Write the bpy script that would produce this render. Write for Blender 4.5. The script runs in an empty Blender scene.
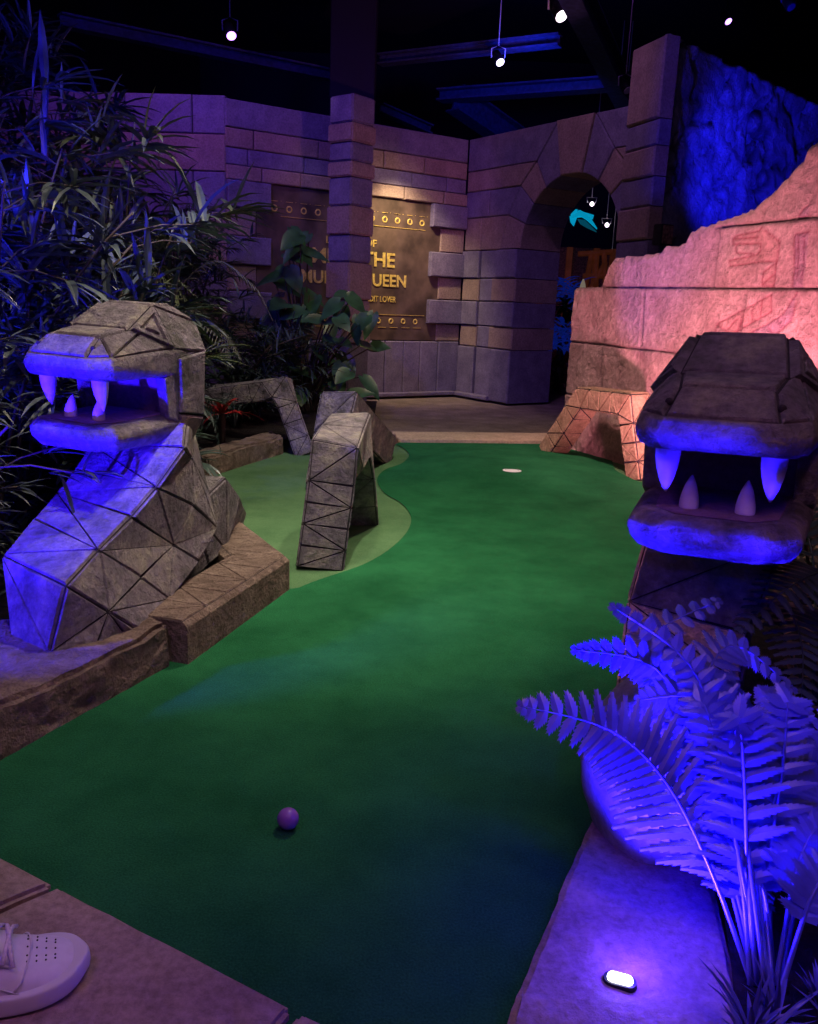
import bpy, bmesh, math, random
from mathutils import Vector, Matrix, noise
C = bpy.context.scene.collection
PI = math.pi
random.seed(7)
rnd = random.random
def U(a, b): return a + (b - a) * rnd()

# ---------------------------------------------------------------- survey helpers (real-world placement)
F = 850.; CH = 1.0; PIT = math.radians(13.8); ROL = math.radians(2.3)
def _ray(px, py):
    x = px - 409; y = 512 - py
    c, s = math.cos(ROL), math.sin(ROL)
    x, y = c * x - s * y, s * x + c * y
    return Vector((x, F * math.cos(PIT) + y * math.sin(PIT), -F * math.sin(PIT) + y * math.cos(PIT)))
def G(px, py, z=0.0):
    d = _ray(px, py); t = (z - CH) / d.z
    return Vector((d.x * t, d.y * t, z))
def V(px, py, Y):
    d = _ray(px, py); t = Y / d.y
    return Vector((d.x * t, Y, CH + d.z * t))

# ---------------------------------------------------------------- materials
MAT = {}
def new_mat(name):
    m = bpy.data.materials.new(name); m.use_nodes = True
    nt = m.node_tree; b = nt.nodes['Principled BSDF']; MAT[name] = m
    return m, nt, b
def stone(name, c1, c2, scale=8, bump=.5, rough=.85, attr=None, c3=None, dist=.02, fine=60):
    m, nt, b = new_mat(name); N = nt.nodes; L = nt.links
    tc = N.new('ShaderNodeTexCoord')
    n1 = N.new('ShaderNodeTexNoise'); n1.inputs['Scale'].default_value = scale; n1.inputs['Detail'].default_value = 8; n1.inputs['Roughness'].default_value = .65
    n2 = N.new('ShaderNodeTexNoise'); n2.inputs['Scale'].default_value = fine; n2.inputs['Detail'].default_value = 6; n2.inputs['Roughness'].default_value = .7
    L.new(tc.outputs['Object'], n1.inputs['Vector']); L.new(tc.outputs['Object'], n2.inputs['Vector'])
    cr = N.new('ShaderNodeValToRGB'); cr.color_ramp.elements[0].position = .32; cr.color_ramp.elements[1].position = .68
    cr.color_ramp.elements[0].color = (*c1, 1); cr.color_ramp.elements[1].color = (*c2, 1)
    if c3:
        e = cr.color_ramp.elements.new(.5); e.color = (*c3, 1)
    L.new(n1.outputs['Fac'], cr.inputs['Fac'])
    mx = N.new('ShaderNodeMix'); mx.data_type = 'RGBA'; mx.blend_type = 'MULTIPLY'; mx.inputs[0].default_value = .7
    r2 = N.new('ShaderNodeValToRGB'); r2.color_ramp.elements[0].position = .3; r2.color_ramp.elements[1].position = .65
    r2.color_ramp.elements[0].color = (.35, .35, .35, 1); r2.color_ramp.elements[1].color = (1, 1, 1, 1)
    L.new(n2.outputs['Fac'], r2.inputs['Fac']); L.new(cr.outputs['Color'], mx.inputs[6]); L.new(r2.outputs['Color'], mx.inputs[7])
    out = mx.outputs[2]
    if attr:
        at = N.new('ShaderNodeAttribute'); at.attribute_name = attr
        m2 = N.new('ShaderNodeMix'); m2.data_type = 'RGBA'; m2.blend_type = 'MULTIPLY'; m2.inputs[0].default_value = 1
        L.new(out, m2.inputs[6]); L.new(at.outputs['Color'], m2.inputs[7]); out = m2.outputs[2]
    L.new(out, b.inputs['Base Color'])
    ad = N.new('ShaderNodeMath'); ad.operation = 'MULTIPLY_ADD'; ad.inputs[1].default_value = .6
    L.new(n1.outputs['Fac'], ad.inputs[0]); L.new(n2.outputs['Fac'], ad.inputs[2])
    bp = N.new('ShaderNodeBump'); bp.inputs['Strength'].default_value = bump; bp.inputs['Distance'].default_value = dist
    L.new(ad.outputs[0], bp.inputs['Height']); L.new(bp.outputs['Normal'], b.inputs['Normal'])
    b.inputs['Roughness'].default_value = rough
    b.inputs['Specular IOR Level'].default_value = .25
    return m
def plain(name, col, rough=.6, metal=0, emit=None, es=1, spec=.4, var=0.0, vscale=20, trans=0):
    m, nt, b = new_mat(name)
    b.inputs['Base Color'].default_value = (*col, 1); b.inputs['Roughness'].default_value = rough
    b.inputs['Metallic'].default_value = metal; b.inputs['Specular IOR Level'].default_value = spec
    if emit: b.inputs['Emission Color'].default_value = (*emit, 1); b.inputs['Emission Strength'].default_value = es
    if var:
        N = nt.nodes; L = nt.links
        tc = N.new('ShaderNodeTexCoord'); n = N.new('ShaderNodeTexNoise'); n.inputs['Scale'].default_value = vscale; n.inputs['Detail'].default_value = 5
        L.new(tc.outputs['Object'], n.inputs['Vector'])
        cr = N.new('ShaderNodeValToRGB'); cr.color_ramp.elements[0].position = .35; cr.color_ramp.elements[1].position = .65
        cr.color_ramp.elements[0].color = (*[c * (1 - var) for c in col], 1); cr.color_ramp.elements[1].color = (*[min(1, c * (1 + var)) for c in col], 1)
        L.new(n.outputs['Fac'], cr.inputs['Fac']); L.new(cr.outputs['Color'], b.inputs['Base Color'])
    return m
def carpet(name, c1, c2):
    m, nt, b = new_mat(name); N = nt.nodes; L = nt.links
    tc = N.new('ShaderNodeTexCoord')
    n1 = N.new('ShaderNodeTexNoise'); n1.inputs['Scale'].default_value = 3; n1.inputs['Detail'].default_value = 8; n1.inputs['Roughness'].default_value = .7
    n2 = N.new('ShaderNodeTexNoise'); n2.inputs['Scale'].default_value = 260; n2.inputs['Detail'].default_value = 3
    L.new(tc.outputs['Object'], n1.inputs['Vector']); L.new(tc.outputs['Object'], n2.inputs['Vector'])
    a = N.new('ShaderNodeMath'); a.operation = 'MULTIPLY_ADD'; a.inputs[1].default_value = .55
    L.new(n1.outputs['Fac'], a.inputs[0])
    a2 = N.new('ShaderNodeMath'); a2.operation = 'MULTIPLY'; a2.inputs[1].default_value = .45
    L.new(n2.outputs['Fac'], a2.inputs[0]); L.new(a2.outputs[0], a.inputs[2])
    cr = N.new('ShaderNodeValToRGB'); cr.color_ramp.elements[0].position = .38; cr.color_ramp.elements[1].position = .62
    cr.color_ramp.elements[0].color = (*c1, 1); cr.color_ramp.elements[1].color = (*c2, 1)
    L.new(a.outputs[0], cr.inputs['Fac']); L.new(cr.outputs['Color'], b.inputs['Base Color'])
    bp = N.new('ShaderNodeBump'); bp.inputs['Strength'].default_value = .5; bp.inputs['Distance'].default_value = .004
    L.new(n2.outputs['Fac'], bp.inputs['Height']); L.new(bp.outputs['Normal'], b.inputs['Normal'])
    b.inputs['Roughness'].default_value = .95; b.inputs['Specular IOR Level'].default_value = .1
    return m
def leafmat(name, col, rough=.42, spec=.5, trans=.12):
    m = plain(name, col, rough, spec=spec, var=.45, vscale=9)
    return m

stone('serpent_stone', (.15, .14, .12), (.56, .50, .38), 9, 1, .85, c3=(.33, .28, .30), dist=.03, fine=48)
stone('groove', (.03, .025, .03), (.07, .055, .06), 10, .4, .95)
stone('arch_stone', (.36, .24, .13), (.70, .50, .28), 9, 1, .85, dist=.025)
stone('block_purple', (.17, .14, .20), (.27, .23, .30), 6, .5, .85, dist=.01)
stone('block_tan', (.29, .20, .155), (.42, .30, .225), 6, .5, .85, dist=.01)
stone('mortar', (.05, .04, .06), (.09, .07, .09), 12, .4, .95)
stone('sandstone', (.42, .26, .22), (.66, .46, .38), 6, 1, .85, attr='tint', dist=.03, fine=36)
stone('blue_rock', (.12, .12, .2), (.4, .4, .55), 3, 1, .55, attr='tint', dist=.04, fine=26)
stone('kerb_stone', (.22, .15, .11), (.52, .38, .28), 8, 1, .9, dist=.05, fine=34)
stone('pavement', (.30, .21, .20), (.52, .38, .34), 7, .6, .85, dist=.008, fine=70)
stone('far_paving', (.16, .12, .09), (.34, .26, .20), 4, .6, .8, dist=.01)
stone('beige_curb', (.48, .36, .22), (.66, .50, .32), 9, .4, .85, dist=.006)
stone('soil', (.012, .01, .01), (.05, .035, .03), 18, 1, .95, dist=.03)
stone('trunk', (.22, .13, .13), (.5, .33, .3), 6, 1, .9, dist=.05, fine=30)
stone('mouth', (.20, .12, .16), (.34, .2, .24), 8, .3, .7)
plain('fang', (.75, .68, .72), .45, var=.15)
stone('smooth_rock', (.32, .25, .26), (.5, .4, .38), 5, .4, .6, dist=.01)
carpet('green_carpet', (.006, .07, .022), (.02, .15, .052))
carpet('rough_carpet', (.055, .125, .05), (.11, .215, .09))
plain('panel', (.10, .065, .045), .55, var=.45, vscale=5)
plain('gold', (.62, .45, .10), .45, spec=.5, var=.25, vscale=40)
plain('black_metal', (.012, .012, .016), .5, .3)
plain('ceiling_black', (.012, .012, .03), .9)
plain('steel_blue', (.05, .06, .16), .6, var=.3)
leafmat('leaf_dark', (.035, .055, .045), .4)
leafmat('leaf_bamboo', (.065, .085, .085), .38)
leafmat('leaf_olive', (.10, .12, .05), .45)
leafmat('leaf_broad', (.035, .10, .035), .35)
leafmat('leaf_palm', (.12, .125, .085), .5)
leafmat('leaf_fern', (.10, .10, .26), .35)
leafmat('leaf_brown', (.10, .05, .03), .6)
plain('stem_brown', (.07, .05, .035), .7)
plain('red_leaf', (.35, .02, .02), .4, var=.3)
plain('ball_mat', (.25, .10, .42), .25, spec=.6)
plain('white_leather', (.78, .76, .80), .42, var=.05, vscale=60)
plain('shoe_rubber', (.70, .68, .72), .55)
plain('lace', (.72, .66, .68), .8, var=.15, vscale=200)
plain('denim', (.10, .12, .2), .9, var=.3, vscale=150)
plain('lens_glow', (1, 1, 1), .3, emit=(.85, .85, 1), es=14)
plain('lamp_white', (1, 1, 1), .3, emit=(1, .85, 1), es=3)
plain('lamp_violet', (.6, .4, 1), .3, emit=(.45, .2, 1), es=5)
plain('fixture_white', (.7, .68, .7), .4)
plain('cyan_glow_skin', (.04, .45, .6), .5, emit=(.0, .45, .75), es=.55)  # emission stands in for the light falling on the creature
plain('teal_glow_skin', (.03, .30, .30), .5, emit=(.0, .2, .3), es=.25)  # weaker emission in the skin in place of lamplight
plain('orange_glow_wood', (.28, .09, .04), .7, emit=(.35, .08, .02), es=.06, var=.6, vscale=6)  # slight orange emission painted in for light on the timber
plain('pale_glow_tip', (.75, .65, .45), .6, emit=(.5, .42, .3), es=.3)  # emission makes the stone look lit without a lamp
plain('far_blue_lit_leaf', (.03, .08, .4), .5, emit=(.01, .04, .5), es=.13, var=.8, vscale=14)  # blue light put into the leaf colour and a low emission
plain('cup_black', (.01, .01, .01), .8)
plain('cup_white', (.75, .78, .72), .5)
plain('dark_wall', (.02, .018, .04), .9)
plain('bark_chip', (.22, .12, .07), .7, var=.6, vscale=40)

# ---------------------------------------------------------------- object helpers
def parent_inv(p): return Matrix.Translation(-p.parent.location) @ Matrix.Identity(4) if False else (p.matrix_parent_inverse @ Matrix.Identity(4)).inverted() @ Matrix.Translation(-p.parent.location)
def obj(name, bm, mats, parent=None, smooth=False, recalc=False):
    if recalc: bmesh.ops.recalc_face_normals(bm, faces=bm.faces)
    me = bpy.data.meshes.new(name); bm.to_mesh(me); bm.free()
    if smooth: me.polygons.foreach_set('use_smooth', [True] * len(me.polygons))
    o = bpy.data.objects.new(name, me); C.objects.link(o)
    for m in (mats if isinstance(mats, (list, tuple)) else [mats]): me.materials.append(MAT[m])
    if parent:
        o.parent = parent; o.matrix_parent_inverse = Matrix.Translation(-parent.location) if parent.type == 'EMPTY' else parent_inv(parent)
    return o
def thing(name, label, cat, loc=(0, 0, 0), group=None):
    o = bpy.data.objects.new(name, None); C.objects.link(o); o.location = loc; o.empty_display_size = .1
    o['label'] = label; o['category'] = cat
    if group: o['group'] = group
    return o
def tag(o, label, cat, group=None, kind=None):
    o['label'] = label; o['category'] = cat
    if group: o['group'] = group
    if kind: o['kind'] = kind
    return o
def struct(o, label=None):
    o['kind'] = 'structure'
    if label: o['label'] = label
    return o

def prism(bm, poly, A, ds, n, d0, d1, c=.012, mi=0):
    """polygon (s,z) in a vertical plane through A along ds, facing n; from depth d0 (back) to d1 (front); chamfered front"""
    k = len(poly)
    ar = sum(poly[i][0] * poly[(i + 1) % k][1] - poly[(i + 1) % k][0] * poly[i][1] for i in range(k))
    if ar < 0: poly = poly[::-1]
    def inset(c):
        out = []
        for i in range(k):
            p0, p, p1 = [Vector(poly[j % k]) for j in (i - 1, i, i + 1)]
            a = (p - p0).normalized(); b = (p1 - p).normalized()
            na = Vector((-a.y, a.x)); nb = Vector((-b.y, b.x)); m = na + nb
            if m.length < 1e-4: m = na
            m = m / m.length_squared * 2 if m.length > .3 else m
            out.append(p + m * c)
        return out
    def W3(p, d): return A + ds * p[0] + n * d + Vector((0, 0, p[1]))
    g = .004
    back = [bm.verts.new(W3(p, d0)) for p in inset(g)]
    mid = [bm.verts.new(W3(p, d1 - c)) for p in inset(g)]
    fr = [bm.verts.new(W3(p, d1)) for p in inset(g + c)]
    fs = [bm.faces.new(fr), bm.faces.new(back[::-1])]
    for i in range(k):
        j = (i + 1) % k
        fs.append(bm.faces.new((back[i], back[j], mid[j], mid[i])))
        fs.append(bm.faces.new((mid[i], mid[j], fr[j], fr[i])))
    for f in fs: f.material_index = mi
def box(bm, c, s, R=None, mi=0, bev=0):
    r = bmesh.ops.create_cube(bm, size=1)
    vs = r['verts']
    M = Matrix.Translation(Vector(c)) @ (R.to_4x4() if R else Matrix.Identity(4)) @ Matrix.Diagonal((*s, 1))
    bmesh.ops.transform(bm, matrix=M, verts=vs)
    fs = set(f for v in vs for f in v.link_faces)
    for f in fs: f.material_index = mi
    if bev:
        es = set(e for v in vs for e in v.link_edges)
        bmesh.ops.bevel(bm, geom=list(es), offset=bev, segments=2, affect='EDGES', material=-1)
def rotz(a): return Matrix.Rotation(a, 3, 'Z')
def tube(bm, pts, rad, n=8, mi=0, cap=True):
    pts = [Vector(p) for p in pts]; rings = []
    if not isinstance(rad, (list, tuple)): rad = [rad] * len(pts)
    ref = Vector((0, 0, 1))
    for i, p in enumerate(pts):
        t = (pts[min(i + 1, len(pts) - 1)] - pts[max(i - 1, 0)]).normalized()
        if abs(t.dot(ref)) > .95: ref = Vector((1, 0, 0))
        a = t.cross(ref).normalized(); b = t.cross(a).normalized(); ref = -b if False else ref
        rings.append([bm.verts.new(p + (a * math.cos(2 * PI * k / n) + b * math.sin(2 * PI * k / n)) * rad[i]) for k in range(n)])
    for i in range(len(rings) - 1):
        for k in range(n):
            f = bm.faces.new((rings[i][k], rings[i][(k + 1) % n], rings[i + 1][(k + 1) % n], rings[i + 1][k])); f.material_index = mi; f.smooth = True
    if cap:
        try:
            bm.faces.new(rings[0][::-1]).material_index = mi; bm.faces.new(rings[-1]).material_index = mi
        except Exception: pass
def lathe(bm, prof, n=20, loc=(0, 0, 0), M=None, mi=0):
    loc = Vector(loc); rings = []
    for r, z in prof:
        ring = []
        for k in range(n):
            v = Vector((r * math.cos(2 * PI * k / n), r * math.sin(2 * PI * k / n), z))
            if M: v = M @ v
            ring.append(bm.verts.new(loc + v))
        rings.append(ring)
    for i in range(len(rings) - 1):
        for k in range(n):
            f = bm.faces.new((rings[i][k], rings[i][(k + 1) % n], rings[i + 1][(k + 1) % n], rings[i + 1][k])); f.material_index = mi; f.smooth = True
    bm.faces.new(rings[0][::-1]).material_index = mi; bm.faces.new(rings[-1]).material_index = mi
def rough_up(bm, amp, scale, seed=0, zmin=None):
    for v in bm.verts:
        if zmin is not None and v.co.z < zmin: continue
        v.co += noise.noise_vector(v.co * scale + Vector((seed, seed, seed))) * amp + noise.noise_vector(v.co * scale * 3.3 + Vector((seed, 5, 1))) * amp * .45
def dice(bm, L):
    for _ in range(7):
        es = [e for e in bm.edges if e.calc_length() > L]
        if not es: break
        bmesh.ops.subdivide_edges(bm, edges=es, cuts=1, use_grid_fill=True)
        bmesh.ops.triangulate(bm, faces=[f for f in bm.faces if len(f.verts) > 4])
def slab(poly, z0, z1, L=.07, bev=.012, amp=.006, sc=14, seed=0):
    """stone slab from a footprint: bevelled, diced and worn"""
    bm = bmesh.new()
    vs = [bm.verts.new((p[0], p[1], z0)) for p in poly]
    f = bm.faces.new(vs); f.normal_update()
    if f.normal.z > 0: f.normal_flip()
    r = bmesh.ops.extrude_face_region(bm, geom=[f])
    for v in [g for g in r['geom'] if isinstance(g, bmesh.types.BMVert)]: v.co.z = z1
    bmesh.ops.recalc_face_normals(bm, faces=bm.faces)
    if bev: bmesh.ops.bevel(bm, geom=[e for e in bm.edges if e.verts[0].co.z > z0 + 1e-4 or e.verts[1].co.z > z0 + 1e-4], offset=bev, segments=2, affect='EDGES')
    bmesh.ops.triangulate(bm, faces=bm.faces)
    dice(bm, L)
    if amp: rough_up(bm, amp, sc, seed, z0 + .01)
    return bm
def sweep(path, B, sec, nsub=3, groove=.011, depth=.006, tri_sides=None, scales=None, seed=0, flip=False):
    """faceted serpent body: rings of cross-section sec [(b,u)] along path; quads split in triangles set apart by grooves"""
    P = []; SC = []
    path = [Vector(p) for p in path]; B = Vector(B).normalized()
    scales = scales or [1] * len(path)
    for i in range(len(path) - 1):
        ns = nsub[i] if isinstance(nsub, (list, tuple)) else nsub
        for k in range(ns):
            P.append((path[i].lerp(path[i + 1], k / ns), i if k == 0 else None, i)); SC.append(scales[i] + (scales[i + 1] - scales[i]) * k / ns)
    P.append((path[-1], len(path) - 1, len(path) - 2)); SC.append(scales[-1])
    bm = bmesh.new(); rings = []
    for (p, corner, seg), sc in zip(P, SC):
        t = (path[seg + 1] - path[seg]).normalized(); k = 1
        if corner is not None and 0 < corner < len(path) - 1:
            t0 = (path[corner] - path[corner - 1]).normalized(); tm = (t0 + t).normalized(); k = 1 / max(.5, tm.dot(t)); t = tm
        Bn = (B - t * B.dot(t)).normalized(); Nn = Bn.cross(t).normalized()
        if flip: Nn = -Nn
        rings.append([bm.verts.new(p + Bn * b * sc + Nn * u * k * sc) for b, u in sec])
    n = len(sec); fs = []; pf = []
    for i in range(len(rings) - 1):
        for j in range(n):
            a, b, c, d = rings[i][j], rings[i][(j + 1) % n], rings[i + 1][(j + 1) % n], rings[i + 1][j]
            if tri_sides is None or j in tri_sides:
                if (i + j) % 2: fs += [bm.faces.new((a, b, c)), bm.faces.new((a, c, d))]
                else: fs += [bm.faces.new((a, b, d)), bm.faces.new((b, c, d))]
            else: pf.append(bm.faces.new((a, b, c, d)))
    caps = [bm.faces.new(rings[0]), bm.faces.new(rings[-1])]
    bmesh.ops.recalc_face_normals(bm, faces=bm.faces)
    r = bmesh.ops.inset_individual(bm, faces=fs, thickness=groove * .55, depth=-.0)
    r = bmesh.ops.inset_individual(bm, faces=fs, thickness=groove * .35, depth=depth)
    for f in bm.faces: f.material_index = 1
    for f in fs: f.material_index = 0
    for f in r['faces']: f.material_index = 0
    for f in caps + pf: f.material_index = 0
    return bm

def hull(pts, bev=.012, groove_test=None, seg=2):
    bm = bmesh.new()
    vs = [bm.verts.new(p) for p in pts]
    bmesh.ops.convex_hull(bm, input=vs)
    bmesh.ops.delete(bm, geom=[v for v in bm.verts if not v.link_faces], context='VERTS')
    bmesh.ops.dissolve_limit(bm, angle_limit=math.radians(3), verts=bm.verts, edges=bm.edges)
    bmesh.ops.recalc_face_normals(bm, faces=bm.faces)
    if bev: bmesh.ops.bevel(bm, geom=list(bm.edges), offset=bev, segments=seg, affect='EDGES', profile=.5)
    for f in bm.faces: f.smooth = False
    if groove_test:
        bm.normal_update()
        fs = [f for f in bm.faces if f.calc_area() > .0015 and groove_test(f)]
        bmesh.ops.inset_individual(bm, faces=fs, thickness=.004, depth=0)
        r = bmesh.ops.inset_individual(bm, faces=fs, thickness=.003, depth=.006)
        keep = set(fs)
        for f in bm.faces:
            if f not in keep and f.calc_area() < .0009: f.material_index = 1
        for f in r['faces']: f.material_index = 0
        bmesh.ops.inset_individual(bm, faces=fs, thickness=.004, depth=.003)
    return bm

# ================================================================ SETTING
A0 = Vector((-1.8, 8.28, 0)); C0 = Vector((.49, 9.83, 0)); D0 = Vector((1.9, 7.77, 0))
dsL = (C0 - A0).normalized(); nL = Vector((dsL.y, -dsL.x, 0))
dsA = (D0 - C0).normalized(); nA = Vector((dsA.y, -dsA.x, 0))
HW = 2.73
# base floor
bm = bmesh.new(); bmesh.ops.create_grid(bm, x_segments=1, y_segments=1, size=14)
bmesh.ops.translate(bm, vec=(0, 9, -.02), verts=bm.verts)
struct(obj('floor', bm, 'far_paving'), 'brown stone floor between the green and the masonry walls')

def course_wall(bm, A, ds, n, s0, s1, z0, z1, joints, mi, d0=-.25, d1=0, jit=.008):
    js = [s0] + [j for j in joints if s0 + .03 < j < s1 - .03] + [s1]
    for a, b in zip(js, js[1:]):
        prism(bm, [(a, z0), (b, z0), (b, z1), (a, z1)], A, ds, n, d0, d1 + U(-jit, jit), .009, mi)
# courses: z edges and kinds (0 purple, 1 tan)
ZC = [.0, .56, .79, 1.05, 1.29, 1.55, 1.8, 2.04, 2.17, 2.32, 2.49, 2.73]
KC = [0, 1, 0, 1, 0, 1, 0, 1, 0, 1, 0]
# ---- back left wall (behind the sign)
Lw = (C0 - A0).length
bm = bmesh.new()
course_wall(bm, A0, dsL, nL, 0, Lw, 2.49, HW, [], 0)
course_wall(bm, A0, dsL, nL, 0, Lw, 2.32, 2.49, [.28, .95, 1.7, 2.2], 1)
course_wall(bm, A0, dsL, nL, 0, Lw, 2.17, 2.32, [.22, .8, 1.35, 2.05, 2.5], 0)
course_wall(bm, A0, dsL, nL, 0, Lw, 2.04, 2.17, [.35, .75, 1.2, 1.95, 2.45], 1, d1=.02)
for i, (a, b) in enumerate(zip([.6, .79, 1.05, 1.29, 1.55, 1.8], [.79, 1.05, 1.29, 1.55, 1.8, 2.04])):
    k = (1, 0, 1, 0, 1, 0)[i]
    eL = .30 if k else .44; eR = 2.44 if k else 2.30
    course_wall(bm, A0, dsL, nL, 0, eL, a, b, [], k, d1=.05 if not k else .0)
    course_wall(bm, A0, dsL, nL, eR, Lw, a, b, [], k, d1=.05 if not k else .0)
course_wall(bm, A0, dsL, nL, 0, Lw, .0, .6, [.3, .6, .9, 1.2, 1.5, 1.78, 2.02, 2.24, 2.48], 0, d1=.0)
prism(bm, [(0, 0), (Lw, 0), (Lw, .05), (0, .05)], A0, dsL, nL, -.02, .07, .008, 0)
prism(bm, [(.0, 0), (Lw, 0), (Lw, HW - .01), (.0, HW - .01)], A0, dsL, nL, -.28, -.06, .003, 2)
struct(obj('wall_back', bm, ['block_purple', 'block_tan', 'mortar']), 'banded purple and tan masonry wall behind the sign')
# ---- further left wall
B0 = Vector((-5.2, 8.5, 0)); Lb = (A0 - B0).length; dsB = (A0 - B0).normalized(); nB = Vector((dsB.y, -dsB.x, 0))
bm = bmesh.new()
zz = [0, .45, .9, 1.3, 1.7, 2.1, 2.42, 2.75]
for i, (a, b) in enumerate(zip(zz, zz[1:])):
    course_wall(bm, B0, dsB, nB, 0, Lb, a, b, [x * .62 + (.3 if i % 2 else 0) for x in range(1, 6)], 0 if i % 2 else 1)
struct(obj('wall_left', bm, ['block_tan', 'block_purple', 'mortar']), 'violet-lit block wall behind the bamboo')
# ---- archway wall
La = (D0 - C0).length; SX = 1.61; RA = .66; ZS = 1.58
bm = bmesh.new(); T = -.55
ANG = [0, 21, 40, 58, 78]
RO = .98
PL = []
for i, a in enumerate(ANG):
    ar = math.radians(a)
    z = [1.58, 1.92, 2.17, 2.37, 2.73][i]
    r = (z - ZS) / math.sin(ar) if a else RO
    if i in (1, 2, 3): r = max(.92, min(r, 1.15)); 
    PL.append((math.cos(ar), math.sin(ar), z, r))
PL[1] = (PL[1][0], PL[1][1], 1.92, .95); PL[2] = (PL[2][0], PL[2][1], 2.19, .95); PL[3] = (PL[3][0], PL[3][1], 2.4, .97)
for side in (-1, 1):
    for i in range(4):
        a0, a1 = math.radians(ANG[i]), math.radians(ANG[i + 1]); inner = [(SX + side * RA * math.cos(a0 + (a1 - a0) * t / 4), ZS + RA * math.sin(a0 + (a1 - a0) * t / 4)) for t in range(5)]
        def outer(j):
            if j == 0: return (SX + side * RO, ZS)
            if j == 4: return (SX + side * 1.15 / math.tan(math.radians(78)) , HW)
            c, s, z, r = PL[j]; return (SX + side * (z - ZS) / math.tan(math.radians(ANG[j])), z) if j > 2 else (SX + side * r * c, ZS + r * s)
        o0, o1 = outer(i), outer(i + 1)
        k = (1, 0, 1, 0)[i]
        prism(bm, inner + [o1, o0], C0, dsA, nA, T, U(.0, .012), .009, k)
        # band running on from the voussoir
        e = 0 if side < 0 else La
        if i < 3 or side < 0:
            zt = o1[1] if i < 3 else HW
            if i == 3:
                prism(bm, [(e, o0[1]), (o0[0], o0[1]), (o1[0], HW), (e, HW)], C0, dsA, nA, -.25, 0, .006, 0)
            elif side < 0:
                m = o0[0] * (.45 + .1 * i)
                prism(bm, [(e, o0[1]), (m, o0[1]), (m, o1[1]), (e, o1[1])], C0, dsA, nA, -.25, U(-.006, .006), .009, k)
                prism(bm, [(m, o0[1]), o0, o1, (m, o1[1])], C0, dsA, nA, -.25, U(-.006, .006), .009, k)
            elif o0[0] < La:
                prism(bm, [o0, (max(e, o0[0] + .01), o0[1]), (max(e, o1[0] + .01), o1[1]), o1], C0, dsA, nA, -.25, 0, .009, k)
        elif o0[0] < La:
            prism(bm, [o0, (La, o0[1]), (La, HW), o1], C0, dsA, nA, -.25, 0, .006, 0)
# keystone
a = math.radians(78)
prism(bm, [(SX - RA * math.cos(a), ZS + RA * math.sin(a)), (SX + RA * math.cos(a), ZS + RA * math.sin(a)), (SX + 1.15 / math.tan(a), HW), (SX - 1.15 / math.tan(a), HW)], C0, dsA, nA, T, .03, .01, 1)
# jambs: quoins with matching bands
jz = [0, .56, .79, 1.05, 1.29, ZS]
for i, (a, b) in enumerate(zip(jz, jz[1:])):
    k = (0, 1, 0, 1, 0)[i]; e = SX - RA
    m = .55 if k else .62
    prism(bm, [(m, a), (e, a), (e, b), (m, b)], C0, dsA, nA, T, .05 if k == 0 else .035, .012, k)
    m2 = .3
    prism(bm, [(.0, a), (m2, a), (m2, b), (.0, b)], C0, dsA, nA, -.25, 0.02 if k == 0 else .0, .009, k)
    prism(bm, [(m2, a), (m, a), (m, b), (m2, b)], C0, dsA, nA, -.25, -.01, .009, 0)
    prism(bm, [(SX + RA, a), (La, a), (La, b), (SX + RA, b)], C0, dsA, nA, T, .0, .012, k)
prism(bm, [(0, 0), (SX - RA - .3, 0), (SX - RA - .3, .05), (0, .05)], C0, dsA, nA, -.02, .09, .008, 0)
struct(obj('wall_right', bm, ['block_purple', 'block_tan', 'mortar']), 'banded masonry wall pierced by a round archway')
# ---- sign board
sb = thing('sign_board', 'dark bronze sign board with gold capital lettering and ring borders, set in the masonry wall', 'sign', A0 + dsL * 1.4 + nL * .0 + Vector((0, 0, .6)))
bm = bmesh.new(); prism(bm, [(.30, .6), (2.45, .6), (2.45, 2.04), (.30, 2.04)], A0, dsL, nL, -.055, -.012, .004, 0)
obj('panel', bm, 'panel', sb)
bm = bmesh.new()
def bar(s0, s1, z0, z1): prism(bm, [(s0, z0), (s1, z0), (s1, z1), (s0, z1)], A0, dsL, nL, -.014, -.006, .001, 0)
bar(.55, 2.25, 1.757, 1.763); bar(.55, 2.28, .867, .873)
for q in range(12):
    bar(.45 + q * .155, .53 + q * .155, 1.893, 1.899); bar(.552 + q * .155, .567 + q * .155, 1.893, 1.905)
    bar(.48 + q * .15, .59 + q * .15, .735, .741)
obj('border_line', bm, 'gold', sb)
MW = Matrix((dsL, Vector((0, 0, 1)), nL)).transposed()
def ringm(s, z, R, r):
    ce = A0 + dsL * s + nL * -.010 + Vector((0, 0, z)); pr = []
    n = 16; vs = []
    for k in range(n):
        a = 2 * PI * k / n; c = [math.cos(a), math.sin(a)]
        vs.append([bm.verts.new(ce + MW @ Vector((c[0] * q, c[1] * q, h))) for q, h in ((R, -.003), (R - r * .3, .003), (R - r, .003), (R - r * 1.2, -.003))])
    for k in range(n):
        for j in range(3): bm.faces.new((vs[k][j], vs[(k + 1) % n][j], vs[(k + 1) % n][j + 1], vs[k][j + 1]))
for q in range(12):
    for s_, z_, R_0 in ((.49 + q * .1555, 1.83, .034), (.44 + q * .1565, .805, .031)):
        bm = bmesh.new(); ringm(s_, z_, R_0, .013); obj('ring', bm, 'gold', sb, recalc=True)
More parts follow.
